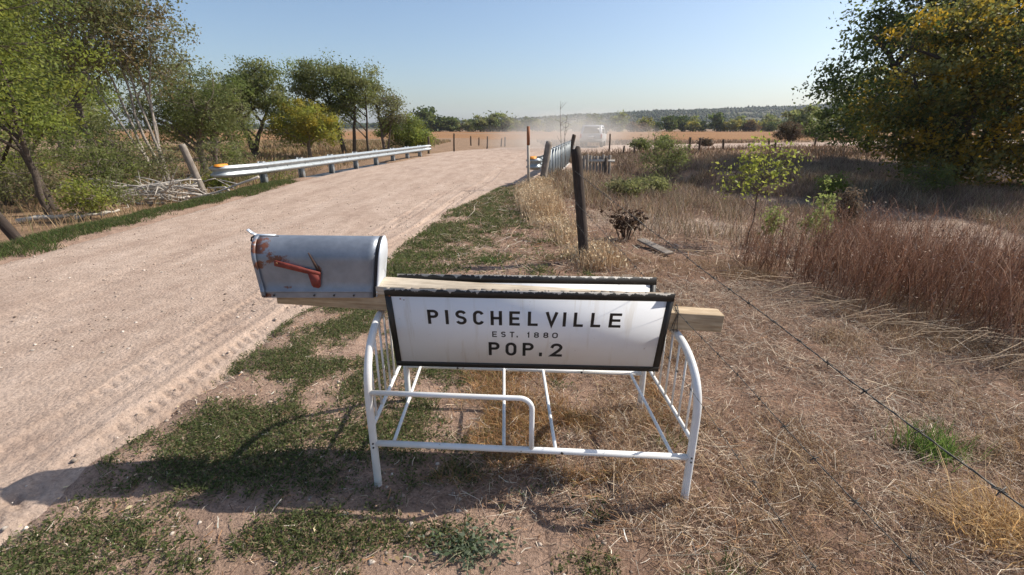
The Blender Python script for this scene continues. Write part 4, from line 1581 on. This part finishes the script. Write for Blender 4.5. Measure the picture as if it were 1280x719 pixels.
# ------------------------------------------------------------------ brush pile, logs, small things
PALE = m_vcol('bleached_wood', .9, .25, 18, .4, .006)
bp = thing('brush_pile', 'pile of bleached dead branches at the foot of the leaning log post', 'branches', (-8.75, 11.6, float(H(-8.75, 11.6))))
rng = np.random.default_rng(33)
for i in range(46):
    a = rng.uniform(-.45, .45) + (math.pi if rng.random() < .5 else 0)
    L = rng.uniform(.6, 1.9)
    c = np.array((rng.normal() * .6, rng.normal() * .3, rng.uniform(.02, .5)))
    d = np.array((math.cos(a), math.sin(a), rng.normal() * .22))
    t = np.linspace(-.5, .5, 7)[:, None]
    p = c + d * t * L + np.cumsum(rng.normal(size=(7, 3)), 0) * .03
    p[:, 2] = np.maximum(p[:, 2], .01)
    r = rng.uniform(.014, .038)
    m = MB()
    col = np.array((.52, .465, .40)) * rng.uniform(.7, 1.2)
    m.tube(p, np.linspace(r, r * .35, 7), 7, True, col)
    for k in range(2):
        j = rng.integers(2, 6)
        m.tube([p[j], p[j] + rng.normal(size=3) * .12 + d * .12, p[j] + rng.normal(size=3) * .16 + d * .25], [r * .5, r * .35, r * .15], 5, False, col)
    m.build('branch', PALE, bp, True)
for i, (x0, y0, x1, y1, r) in enumerate(((-9.6, 9.0, -8.7, 9.4, .05), (-8.65, 9.2, -8.3, 9.6, .035), (-8.25, 9.35, -8.05, 9.6, .03))):
    m = MB()
    z = float(H((x0 + x1) / 2, (y0 + y1) / 2)) + .06
    p = np.array([(x0, y0, z), ((x0 * 2 + x1) / 3, (y0 * 2 + y1) / 3 + .03, z + .05), ((x0 + 2 * x1) / 3, (y0 + 2 * y1) / 3, z + .04), (x1, y1, z + .08)])
    m.tube(p, [r, r * .95, r * .8, r * .6], 9, True, (.5, .45, .38))
    tag(m.build('fallen_branch', PALE, smooth=True), ['long bleached fallen branch lying under the leafy green boughs', 'short bleached branch lying past the end of the long fallen branch', 'shortest bleached branch lying beside the tangled green bush'][i], 'branch')
m = MB()
m.box((-.33, -.055, -.012), (.33, .055, .012))
o = m.build('loose_board', GREYPOST)
o.location = (1.86, 5.95, float(H(1.86, 5.95)) + .05)
o.rotation_euler = (.1, .06, -1.24)
tag(o, 'grey weathered board lying in the straw beyond the dark leaning post', 'board')
bevel(o, .003)
# dead dock plant
dk = thing('dead_plant', 'dark brown withered leafy plant beside the loose grey board', 'plant', (1.62, 6.55, float(H(1.62, 6.55))))
rng = np.random.default_rng(44)
m = MB()
tips = []
for i in range(16):
    tip = np.array((rng.normal() * .2, rng.normal() * .15, rng.uniform(.22, .42)))
    m.tube([(tip[0] * .2, tip[1] * .2, -.02), tip * np.array((.5, .5, .6)), tip], [.008, .006, .003], 5, False, (.12, .075, .05))
    tips.append(tip)
m.build('stem', BARK, dk)
m = MB()
T = np.array(tips)[rng.integers(0, 16, 420)] * rng.uniform(.55, 1.05, (420, 1)) + rng.normal(size=(420, 3)) * .035
leaves(m, T, rng.uniform(.03, .075, 420), pal([(.055, .032, .022), (.085, .05, .032), (.13, .085, .055)], 420, rng), rng, .7)
m.build('leaf', LEAF, dk, kind='stuff')
# two tall dead stems rising above the guardrail
for i, (x, y, h) in enumerate(((1.43, 14.6, 2.25), (1.62, 14.8, 1.9))):
    rng = np.random.default_rng(60 + i)
    m = MB()
    t = np.linspace(0, 1, 12)
    p = np.column_stack([x + .05 * np.sin(t * 5 + i) + .03 * t, y + 0 * t, -.3 + (h + .3) * t])
    m.tube(p, .013 * (1 - .75 * t), 5, True, (.17, .13, .10))
    for k in range(9):
        j = rng.integers(4, 11)
        m.tube([p[j], p[j] + np.array((rng.normal() * .06, 0, .09)), p[j] + np.array((rng.normal() * .1, 0, .2))], [.005, .004, .002], 4, False, (.17, .13, .10))
    tag(m.build('dry_weed', BARK), ['taller bare weed stem rising above the bridge guardrail', 'shorter bare weed stem rising above the bridge guardrail'][i], 'weed')

# ------------------------------------------------------------------ ground cover
BLOBS = [(-1.62, 1.42, .42, .26), (-1.35, 1.72, .45, .22), (-1.32, 2.1, .30, .35), (-1.28, 2.6, .24, .35), (-1.36, 3.4, .26, .5), (-.85, 2.0, .3, .22), (-.8, 1.42, .25, .12), (-.3, 1.40, .34, .12), (-.55, 2.15, .25, .3), (-.9, 2.7, .18, .5), (-1.3, 4.4, .25, .7), (-1.1, 5.8, .5, 1.0), (-.8, 7.2, .6, 1.1), (-.45, 9.4, .7, 1.7), (-.1, 11.2, .5, 1.2), (-.4, 7.9, .5, .9), (-.95, 1.85, .3, .12), (-1.55, 2.1, .2, .45), (-1.5, 3.0, .2, .6), (-1.45, 4.2, .22, .7), (-1.3, 5.0, .3, .8)]


def green_d(x, y):
    n = fbm(x * 3.2, y * 3.2, 4)
    g = np.zeros(np.shape(x))
    for cx, cy, rx, ry in BLOBS:
        g = np.maximum(g, 1.25 - np.hypot((x - cx) / rx, (y - cy) / ry))
    g = g + (n - .5) * 2.6 + (vnoise(x * 22, y * 22) - .5) * .7
    g = sstep(-.05, 1.15, g)
    return g * (in_road(x, y) < .05)


COVER = [(.10, .13, .04), (.13, .16, .05), (.18, .195, .08), (.12, .13, .065), (.29, .23, .13)]
rng = np.random.default_rng(101)
mb = MB()
P = sample(68000, -2.2, .4, 1.05, 4.2, green_d, rng)
P[:, 2] += np.abs(rng.normal(size=len(P))) * .013 + .002
leaves(mb, P, rng.uniform(.008, .02, len(P)), pal(COVER, len(P), rng, .25, [.3, .28, .2, .12, .1]), rng, .5, .25)
P = sample(15000, -2.2, .4, 1.05, 4.2, green_d, rng)
blades(mb, P, rng.uniform(.015, .05, len(P)), rng.uniform(.0018, .004, len(P)), pal(COVER, len(P), rng, .25), rng, .8)
P = sample(42000, -2.0, .9, 4.0, 12.8, green_d, rng)
P[:, 2] += np.abs(rng.normal(size=len(P))) * .018
leaves(mb, P, rng.uniform(.018, .042, len(P)), pal(COVER[:3] + [(.13, .13, .045)], len(P), rng, .25), rng, .45, .2)
P = sample(9000, -2.0, .9, 4.0, 12.8, green_d, rng)
blades(mb, P, rng.uniform(.03, .09, len(P)), rng.uniform(.004, .009, len(P)), pal(COVER, len(P), rng, .25), rng, .7)
o = mb.build('ground_cover', LEAF, kind='stuff')
tag(o, 'patches of low dark green weeds creeping over the near verge', 'weeds')


def verge_d(x, y):
    n = fbm(x * 1.5, y * 1.5, 3)
    return sstep(.25, .6, 1.1 - np.abs(x + 6.75 + .1 * np.sin(y)) / .6 + (n - .5) * 1.3) * (in_road(x, y) < .08)


mb = MB()
P = sample(26000, -8.0, -5.7, 2.5, 14.5, verge_d, rng)
blades(mb, P, rng.uniform(.03, .09, len(P)), rng.uniform(.006, .012, len(P)), pal([(.07, .105, .028), (.10, .135, .035), (.14, .14, .05), (.2, .155, .085)], len(P), rng, .25, [.35, .35, .18, .12]), rng, .7)
o = mb.build('verge_grass', LEAF, kind='stuff')
tag(o, 'strip of short green grass along the tree side of the road', 'grass')

# straw litter and dry grass on the near right
STRAWC = [(.50, .39, .275), (.36, .25, .17), (.26, .165, .11), (.16, .095, .065), (.66, .57, .45), (.36, .195, .095)]
rng = np.random.default_rng(102)


def litter_d(x, y):
    n = fbm(x * 2.3 + 9, y * 2.3, 4)
    return np.clip(sstep(-.2, 1.1, x + (n - .5) * 1.4 + .26 * (y - 2)) * (.35 + 1.1 * sstep(.35, .65, n)), 0, 1)


mb = MB()
P = sample(92000, -.8, 4.2, .9, 4.6, litter_d, rng)
P[:, 2] += rng.random(len(P)) ** 2 * .035
straws(mb, P, rng.gamma(2.2, .022, len(P)) + .015, rng.uniform(.001, .0026, len(P)), pal(STRAWC, len(P), rng, .25, [.2, .26, .22, .16, .08, .08]), rng)
P = sample(500, .4, 4.2, .9, 4.6, litter_d, rng)
P[:, 2] += .01 + rng.random(len(P)) * .04
straws(mb, P, rng.uniform(.10, .32, len(P)), rng.uniform(.0015, .0032, len(P)), pal([(.55, .45, .31), (.62, .53, .40), (.42, .31, .2)], len(P), rng, .2), rng, .2, .35)
P = sample(32000, -1.0, 9, 4.4, 12.5, lambda x, y: litter_d(x, y) * (in_road(x, y) < -.2), rng)
P[:, 2] += rng.random(len(P)) ** 2 * .06
straws(mb, P, rng.gamma(2.2, .042, len(P)) + .03, rng.uniform(.003, .007, len(P)), pal(STRAWC, len(P), rng, .25, [.2, .26, .22, .16, .08, .08]), rng, .2)
o = mb.build('straw_litter', STRAW, kind='stuff')
tag(o, 'tangled dry straw and dead stalks littering the ground past the bed frame', 'straw')

mb = MB()
def tuftd(x, y):
    n = fbm(x * 1.6 + 3, y * 1.6 + 7, 3)
    return litter_d(x, y) * sstep(.48, .66, n)
P = sample(26000, .3, 4.4, .9, 5.5, tuftd, rng)
blades(mb, P, rng.uniform(.03, .12, len(P)), rng.uniform(.0018, .0035, len(P)), pal([(.33, .21, .11), (.42, .28, .15), (.24, .14, .08), (.5, .36, .2)], len(P), rng, .25), rng, .9)
P = sample(95000, .6, 17, 5.0, 27, lambda x, y: sstep(.28, .52, fbm(x * .9, y * .9, 4)) * sstep(.2, 1.2, x - .06 * y) * (in_road(x, y) < -.3) * np.where(poly_dist(x, y, CREEK) > .8 + (x > 6) * .6, 1, .22) * (.28 + .72 * sstep(7, 13, y)), rng)
blades(mb, P, rng.uniform(.06, .34, len(P)) * np.interp(P[:, 1], [5, 8, 13], [.4, .55, 1]), .0007 * P[:, 1] + .002, pal([(.34, .235, .17), (.26, .175, .125), (.40, .29, .19), (.20, .13, .095), (.25, .21, .11)], len(P), rng, .25), rng, .5)
P = sample(45000, -30, -7.4, 8, 60, lambda x, y: sstep(.3, .6, fbm(x * .7, y * .7, 3)), rng)
blades(mb, P, rng.uniform(.1, .4, len(P)), .0009 * P[:, 1] + .001, pal([(.34, .23, .12), (.26, .17, .09), (.40, .28, .16), (.16, .15, .06)], len(P), rng, .25), rng, .5)
P = sample(16000, 3, 46, 24, 60, lambda x, y: sstep(.3, .55, fbm(x * .4, y * .4, 3)) * (poly_dist(x, y, (LEDGE + REDGE[:13]) / 2) > 4.2) * (y < 60), rng)
blades(mb, P, rng.uniform(.15, .5, len(P)), rng.uniform(.02, .05, len(P)), pal([(.30, .19, .12), (.22, .14, .09), (.16, .12, .07)], len(P), rng, .25), rng, .5)
P = sample(20000, 1.0, 13, 6.0, 20, lambda x, y: (.35 + .65 * sstep(7, 12, y)) * sstep(.52, .68, fbm(x * 1.1 + 31, y * 1.1 + 5, 3)) * (in_road(x, y) < -.6) * (poly_dist(x, y, CREEK) > 1.3), rng)
blades(mb, P, rng.uniform(.12, .42, len(P)), .0006 * P[:, 1] + .002, pal([(.46, .34, .23), (.40, .25, .13), (.52, .42, .30), (.22, .20, .10), (.16, .10, .075)], len(P), rng, .25), rng, .45)
o = mb.build('dry_grass', STRAW, kind='stuff')
tag(o, 'short brown dry grass over the field edges and ditch', 'grass')

# pale golden grass round the leaning post
mb = MB()
def gold_d(x, y):
    c = np.interp(y, [5.2, 6.5, 9, 12.5, 14], [1.0, .85, .55, .55, 1.0])
    w = np.interp(y, [5.2, 7, 10, 13], [.35, .45, .5, .45])
    return np.clip(1.15 - np.abs(x - c) / w, 0, 1) ** 1.5 * sstep(.25, .55, fbm(x * 2, y * 2, 3))
P = sample(15000, .0, 1.8, 5.0, 13.6, gold_d, rng)
hh = rng.uniform(.1, .62, len(P)) * np.interp(P[:, 1], [5, 6.5, 9, 13], [.3, .5, .5, .3]) * (.35 + 1.1 * sstep(.3, .65, fbm(P[:, 0] * 1.7, P[:, 1] * 1.2 + 5, 3)))
blades(mb, P, hh, rng.uniform(.004, .010, len(P)), pal([(.62, .46, .29), (.50, .35, .21), (.70, .55, .37), (.40, .27, .16)], len(P), rng, .2), rng, .28)
sel = rng.random(len(P)) < .35
hd = P[sel]
T = hd.copy()
T[:, 2] += hh[sel] * rng.uniform(.6, 1.05, len(T))
T[:, :2] += rng.normal(size=(len(T), 2)) * .06
leaves(mb, T, rng.uniform(.03, .06, len(T)), pal([(.62, .46, .27), (.70, .56, .36)], len(T), rng), rng, .35)
o = mb.build('golden_grass', STRAW, kind='stuff')
tag(o, 'tall pale golden grass between the leaning dark post and the bridge', 'grass')

# tall brown thicket on the right
rng = np.random.default_rng(103)
mb = MB()
FRONT = np.array([(2.55, 5.6), (2.6, 4.9), (2.95, 3.7), (3.5, 3.05), (4.6, 2.4), (7, 1.6)])


def thick_d(x, y):
    yy = np.interp(x, FRONT[:, 0], FRONT[:, 1])
    d = (y - yy) + (fbm(x * 1.5, y * 1.5, 3) - .5) * .9
    back = np.interp(x, [2.5, 3.2, 3.8, 5, 8], [5.3, 5.4, 5.8, 5.6, 4.8])
    return sstep(-.3, .8, d) * (1 - sstep(back - .5, back + .6, y)) * (x > 2.45) * (.45 + .55 * sstep(.35, .6, fbm(x * 1.2 + 4, y * 1.2, 3)))


P = sample(5200, 2.4, 8.5, 1.6, 7.4, thick_d, rng)
n = len(P)
hh = rng.uniform(.28, .98, n) * np.interp(P[:, 0], [2.4, 3.2, 4.5, 7], [.6, .85, .85, .7])
cc = pal([(.29, .155, .095), (.36, .205, .13), (.20, .105, .066), (.45, .29, .19)], n, rng, .22)
c_, s_ = rand_rot(n, rng)
lean = rng.normal(size=(n, 2)) * .23 + np.array((.05, -.03))
# main stalks as thin three-sided tubes made of blades crossing at right angles
for rot in (0, math.pi / 2):
    side = np.stack([np.cos(rot) * c_ - np.sin(rot) * s_, np.sin(rot) * c_ + np.cos(rot) * s_, 0 * c_], 1) * .0028
    up = np.stack([lean[:, 0] * hh, lean[:, 1] * hh, hh], 1)
    v = np.stack([P - side, P + side, P + up * .55 + side * .8, P + up * .55 - side * .8, P + up], 1).reshape(-1, 3)
    b = np.arange(n)[:, None] * 5
    mb.add(v, b + np.array((0, 1, 2, 3)), b + np.array((3, 2, 4)), col=np.repeat(cc, 5, 0))
# side twigs
K = 6
ti = np.repeat(np.arange(n), K)
f = rng.uniform(.35, .95, n * K)
base = P[ti] + np.stack([lean[ti, 0] * hh[ti] * f, lean[ti, 1] * hh[ti] * f, hh[ti] * f], 1)
blades(mb, base, rng.uniform(.06, .2, n * K), .0032, cc[ti] * rng.uniform(.8, 1.3, (n * K, 1)), rng, .55)
# small seed heads and withered leaves
K = 5
ti = np.repeat(np.arange(n), K)
f = rng.uniform(.3, 1.02, n * K)
base = P[ti] + np.stack([lean[ti, 0] * hh[ti] * f, lean[ti, 1] * hh[ti] * f, hh[ti] * f], 1) + rng.normal(size=(n * K, 3)) * .025
leaves(mb, base, rng.uniform(.012, .03, n * K), pal([(.22, .12, .08), (.16, .09, .06), (.38, .27, .19)], n * K, rng), rng, .45)
o = mb.build('brown_thicket', STRAW, kind='stuff')
tag(o, 'tall dense thicket of reddish brown dead weeds beyond the barbed wire', 'weeds')

# bent pale stalks lying at the edge of the thicket
mb = MB()
for i in range(60):
    a = np.array((rng.uniform(2.3, 4.0), 0, 0))
    a[1] = np.interp(a[0], FRONT[:, 0], FRONT[:, 1]) + rng.normal() * .15
    a[2] = float(H(a[0], a[1])) + rng.uniform(.02, .14)
    an = rng.uniform(2.85, 3.7)
    L = rng.uniform(.3, .9)
    e = a + np.array((math.cos(an) * L, math.sin(an) * L, 0))
    e[2] = float(H(e[0], e[1])) + rng.uniform(.02, .2)
    mb.tube([a, (a + e) / 2 + np.array((0, 0, rng.uniform(0, .06))), e], [.004, .003, .002], 4, False, np.array((.42, .30, .19)) * rng.uniform(.6, 1.2))
o = mb.build('fallen_stalks', STRAW, kind='stuff')
tag(o, 'bent pale stalks fallen out of the brown thicket', 'straw')

# single tufts
for i, (x, y, h, nb, cs, lab) in enumerate(((2.07, 1.92, .16, 420, [(.09, .16, .03), (.13, .21, .05), (.17, .22, .06)], 'bright green grass tuft under the topmost barbed wire'),
                                            (1.95, 1.42, .24, 700, [(.58, .38, .17), (.48, .30, .13), (.66, .48, .25)], 'golden clump of flattened dry grass past the green tuft'),
                                            (.78, 1.24, .07, 160, [(.12, .16, .05), (.16, .19, .07)], 'small green sprig in the straw at the lowest wire'),
                                            (.80, 2.0, .08, 130, [(.12, .15, .04), (.17, .18, .06)], 'small green grass tuft beside the bed end spindles'),
                                            (-.28, 5.35, .09, 180, [(.08, .17, .03), (.12, .2, .05)], 'small bright green tuft on the bare verge before the post shadow'))):
    rng = np.random.default_rng(200 + i)
    m = MB()
    P = np.column_stack([rng.normal(size=nb) * .07 * (1.6 if i == 1 else 1), rng.normal(size=nb) * .05 * (1.6 if i == 1 else 1), np.zeros(nb)])
    blades(m, P, rng.uniform(.4, 1.1, nb) * h * (.6 if i == 1 else 1), rng.uniform(.002, .005, nb), pal(cs, nb, rng, .2), rng, 1.3 if i == 1 else .55)
    o = m.build('grass_tuft', LEAF, kind='stuff' if False else None)
    o.location = (x, y, float(H(x, y)) - .003)
    tag(o, lab, 'grass tuft')
# brown dry tufts under the bed
mb = MB()
rng = np.random.default_rng(210)
P = sample(17000, -.45, .9, 1.7, 3.3, lambda x, y: sstep(.38, .6, fbm(x * 3 + 2, y * 3, 3)) * sstep(-.45, -.05, x), rng)
blades(mb, P, rng.uniform(.02, .075, len(P)), rng.uniform(.0015, .003, len(P)), pal([(.40, .215, .085), (.32, .155, .06), (.50, .30, .13), (.17, .15, .05)], len(P), rng, .25), rng, .9)
o = mb.build('rusty_grass', STRAW, kind='stuff')
tag(o, 'low rust brown dry grass underneath the white bed frame', 'grass')
# the pale thistle weed by the bottom edge
tp = thing('thistle_weed', 'pale grey green spreading weed on the bare verge before the bed', 'weed', (-.16, 1.36, float(H(-.16, 1.36))))
m = MB()
rng = np.random.default_rng(211)
nb = 420
P = np.column_stack([rng.normal(size=nb) * .085, rng.normal(size=nb) * .05, np.abs(rng.normal(size=nb)) * .02 + .004])
leaves(m, P, rng.uniform(.012, .032, nb), pal([(.17, .21, .13), (.22, .26, .17), (.12, .16, .08)], nb, rng, .2), rng, .5, .4)
m.build('leaf', LEAF, tp, kind='stuff')
m = MB()
for i in range(12):
    e = np.array((rng.normal() * .1, rng.normal() * .06, .012))
    m.tube([(0, 0, 0), e * .5 + np.array((0, 0, .02)), e], [.002, .0018, .001], 4, False, (.2, .2, .12))
m.build('stem', BARK, tp)

# pebbles and clods
def blob_pebbles(name, label, n, dens, box, s0, s1, cols, rng):
    P = sample(n, *box, dens, rng)
    onroad = in_road(P[:, 0], P[:, 1]) > .1
    P[:, 2] = np.where(onroad, .012 + (fbm(P[:, 0] * .7, P[:, 1] * .35, 3) - .5) * .05, P[:, 2])
    sz = s0 + (s1 - s0) * rng.random(n) ** 6
    oc = np.array([(1, 0, .1), (.4, .9, -.1), (-.7, .7, .1), (-.9, -.4, -.1), (-.1, -1, .1), (.7, -.7, -.1), (0.1, 0, .65), (0, 0, -.5)])
    v = oc[None] * (1 + rng.normal(size=(n, 8, 1)) * .2) * sz[:, None, None] + P[:, None, :]
    tri = np.array([(i, (i + 1) % 6, 6) for i in range(6)] + [((i + 1) % 6, i, 7) for i in range(6)])
    mb = MB()
    mb.add(v.reshape(-1, 3), None, (np.arange(n)[:, None, None] * 8 + tri[None]).reshape(-1, 3), col=np.repeat(pal(cols, n, rng, .2), 8, 0))
    tag(mb.build(name, STONE, kind='stuff'), label, 'gravel')


rng = np.random.default_rng(220)
blob_pebbles('gravel', 'small loose stones and clods on the dirt road and verge', 15000, lambda x, y: np.clip(.15 + .85 * sstep(.4, .6, fbm(x * 1.2, y * 1.2, 3)), 0, 1) / (1 + .12 * y), (-6.0, 1.2, 1.0, 14), .002, .017, [(.34, .26, .2), (.42, .34, .27), (.24, .18, .14), (.5, .43, .36)], rng)
# leaves and chips of straw fallen on the verge
mb = MB()
P = sample(14000, -2.0, 1.0, 1.0, 9, lambda x, y: .5 + 0 * x, rng)
P = P[in_road(P[:, 0], P[:, 1]) < 0]
P[:, 2] += .006
straws(mb, P, rng.uniform(.01, .06, len(P)), rng.uniform(.0015, .004, len(P)), pal(STRAWC, len(P), rng, .25), rng, .15)
P = sample(260, -2.0, 1.0, 1.1, 9, lambda x, y: .5 + 0 * x, rng)
P[:, 2] += .012
leaves(mb, P, rng.uniform(.015, .035, len(P)), pal([(.5, .42, .25), (.42, .30, .15)], len(P), rng), rng, .5, .6)
tag(mb.build('verge_chaff', STRAW, kind='stuff'), 'scattered chaff and fallen leaves on the near verge', 'straw')

# ------------------------------------------------------------------ dust behind the truck and thin haze
def m_volume(name, color, density, noisy=False):
    m = bpy.data.materials.new(name)
    m.use_nodes = True
    nt = m.node_tree
    nt.nodes.remove(nt.nodes['Principled BSDF'])
    pv = nt.nodes.new('ShaderNodeVolumePrincipled')
    pv.inputs['Color'].default_value = (*color, 1)
    pv.inputs['Density'].default_value = density
    pv.inputs['Anisotropy'].default_value = .2
    if noisy:
        tc = nt.nodes.new('ShaderNodeTexCoord').outputs['Object']
        n = noise(nt, 1.6, 4, .6, vec=tc)
        ln = nt.nodes.new('ShaderNodeVectorMath')
        ln.operation = 'LENGTH'
        nt.links.new(tc, ln.inputs[0])
        fall = math_(nt, 'SUBTRACT', 1.0, ln.outputs['Value'])
        k = math_(nt, 'MULTIPLY', math_(nt, 'MAXIMUM', math_(nt, 'ADD', fall, math_(nt, 'MULTIPLY', math_(nt, 'SUBTRACT', n, .55), 1.2)), 0.0), density)
        nt.links.new(k, pv.inputs['Density'])
    nt.links.new(pv.outputs[0], nt.nodes['Material Output'].inputs['Volume'])
    return m


import bmesh
bm = bmesh.new()
bmesh.ops.create_icosphere(bm, subdivisions=3, radius=1.0)
me = bpy.data.meshes.new('dust_cloud')
bm.to_mesh(me)
bm.free()
me.materials.append(m_volume('road_dust', (.92, .88, .82), .19, True))
dust = link('dust_cloud', me, None, 'stuff')
dust.location = (4.0, 36.5, .9)
dust.scale = (7.0, 6.5, 2.4)
tag(dust, 'pale dust cloud hanging over the road behind the vehicle', 'dust')

hz = MB()
hz.box((-3200, -500, -6), (3200, 3200, 95))
haze = hz.build('haze', m_volume('thin_haze', (.80, .88, 1.0), .00016), kind='stuff')
tag(haze, 'thin pale haze softening the distant hills', 'haze')
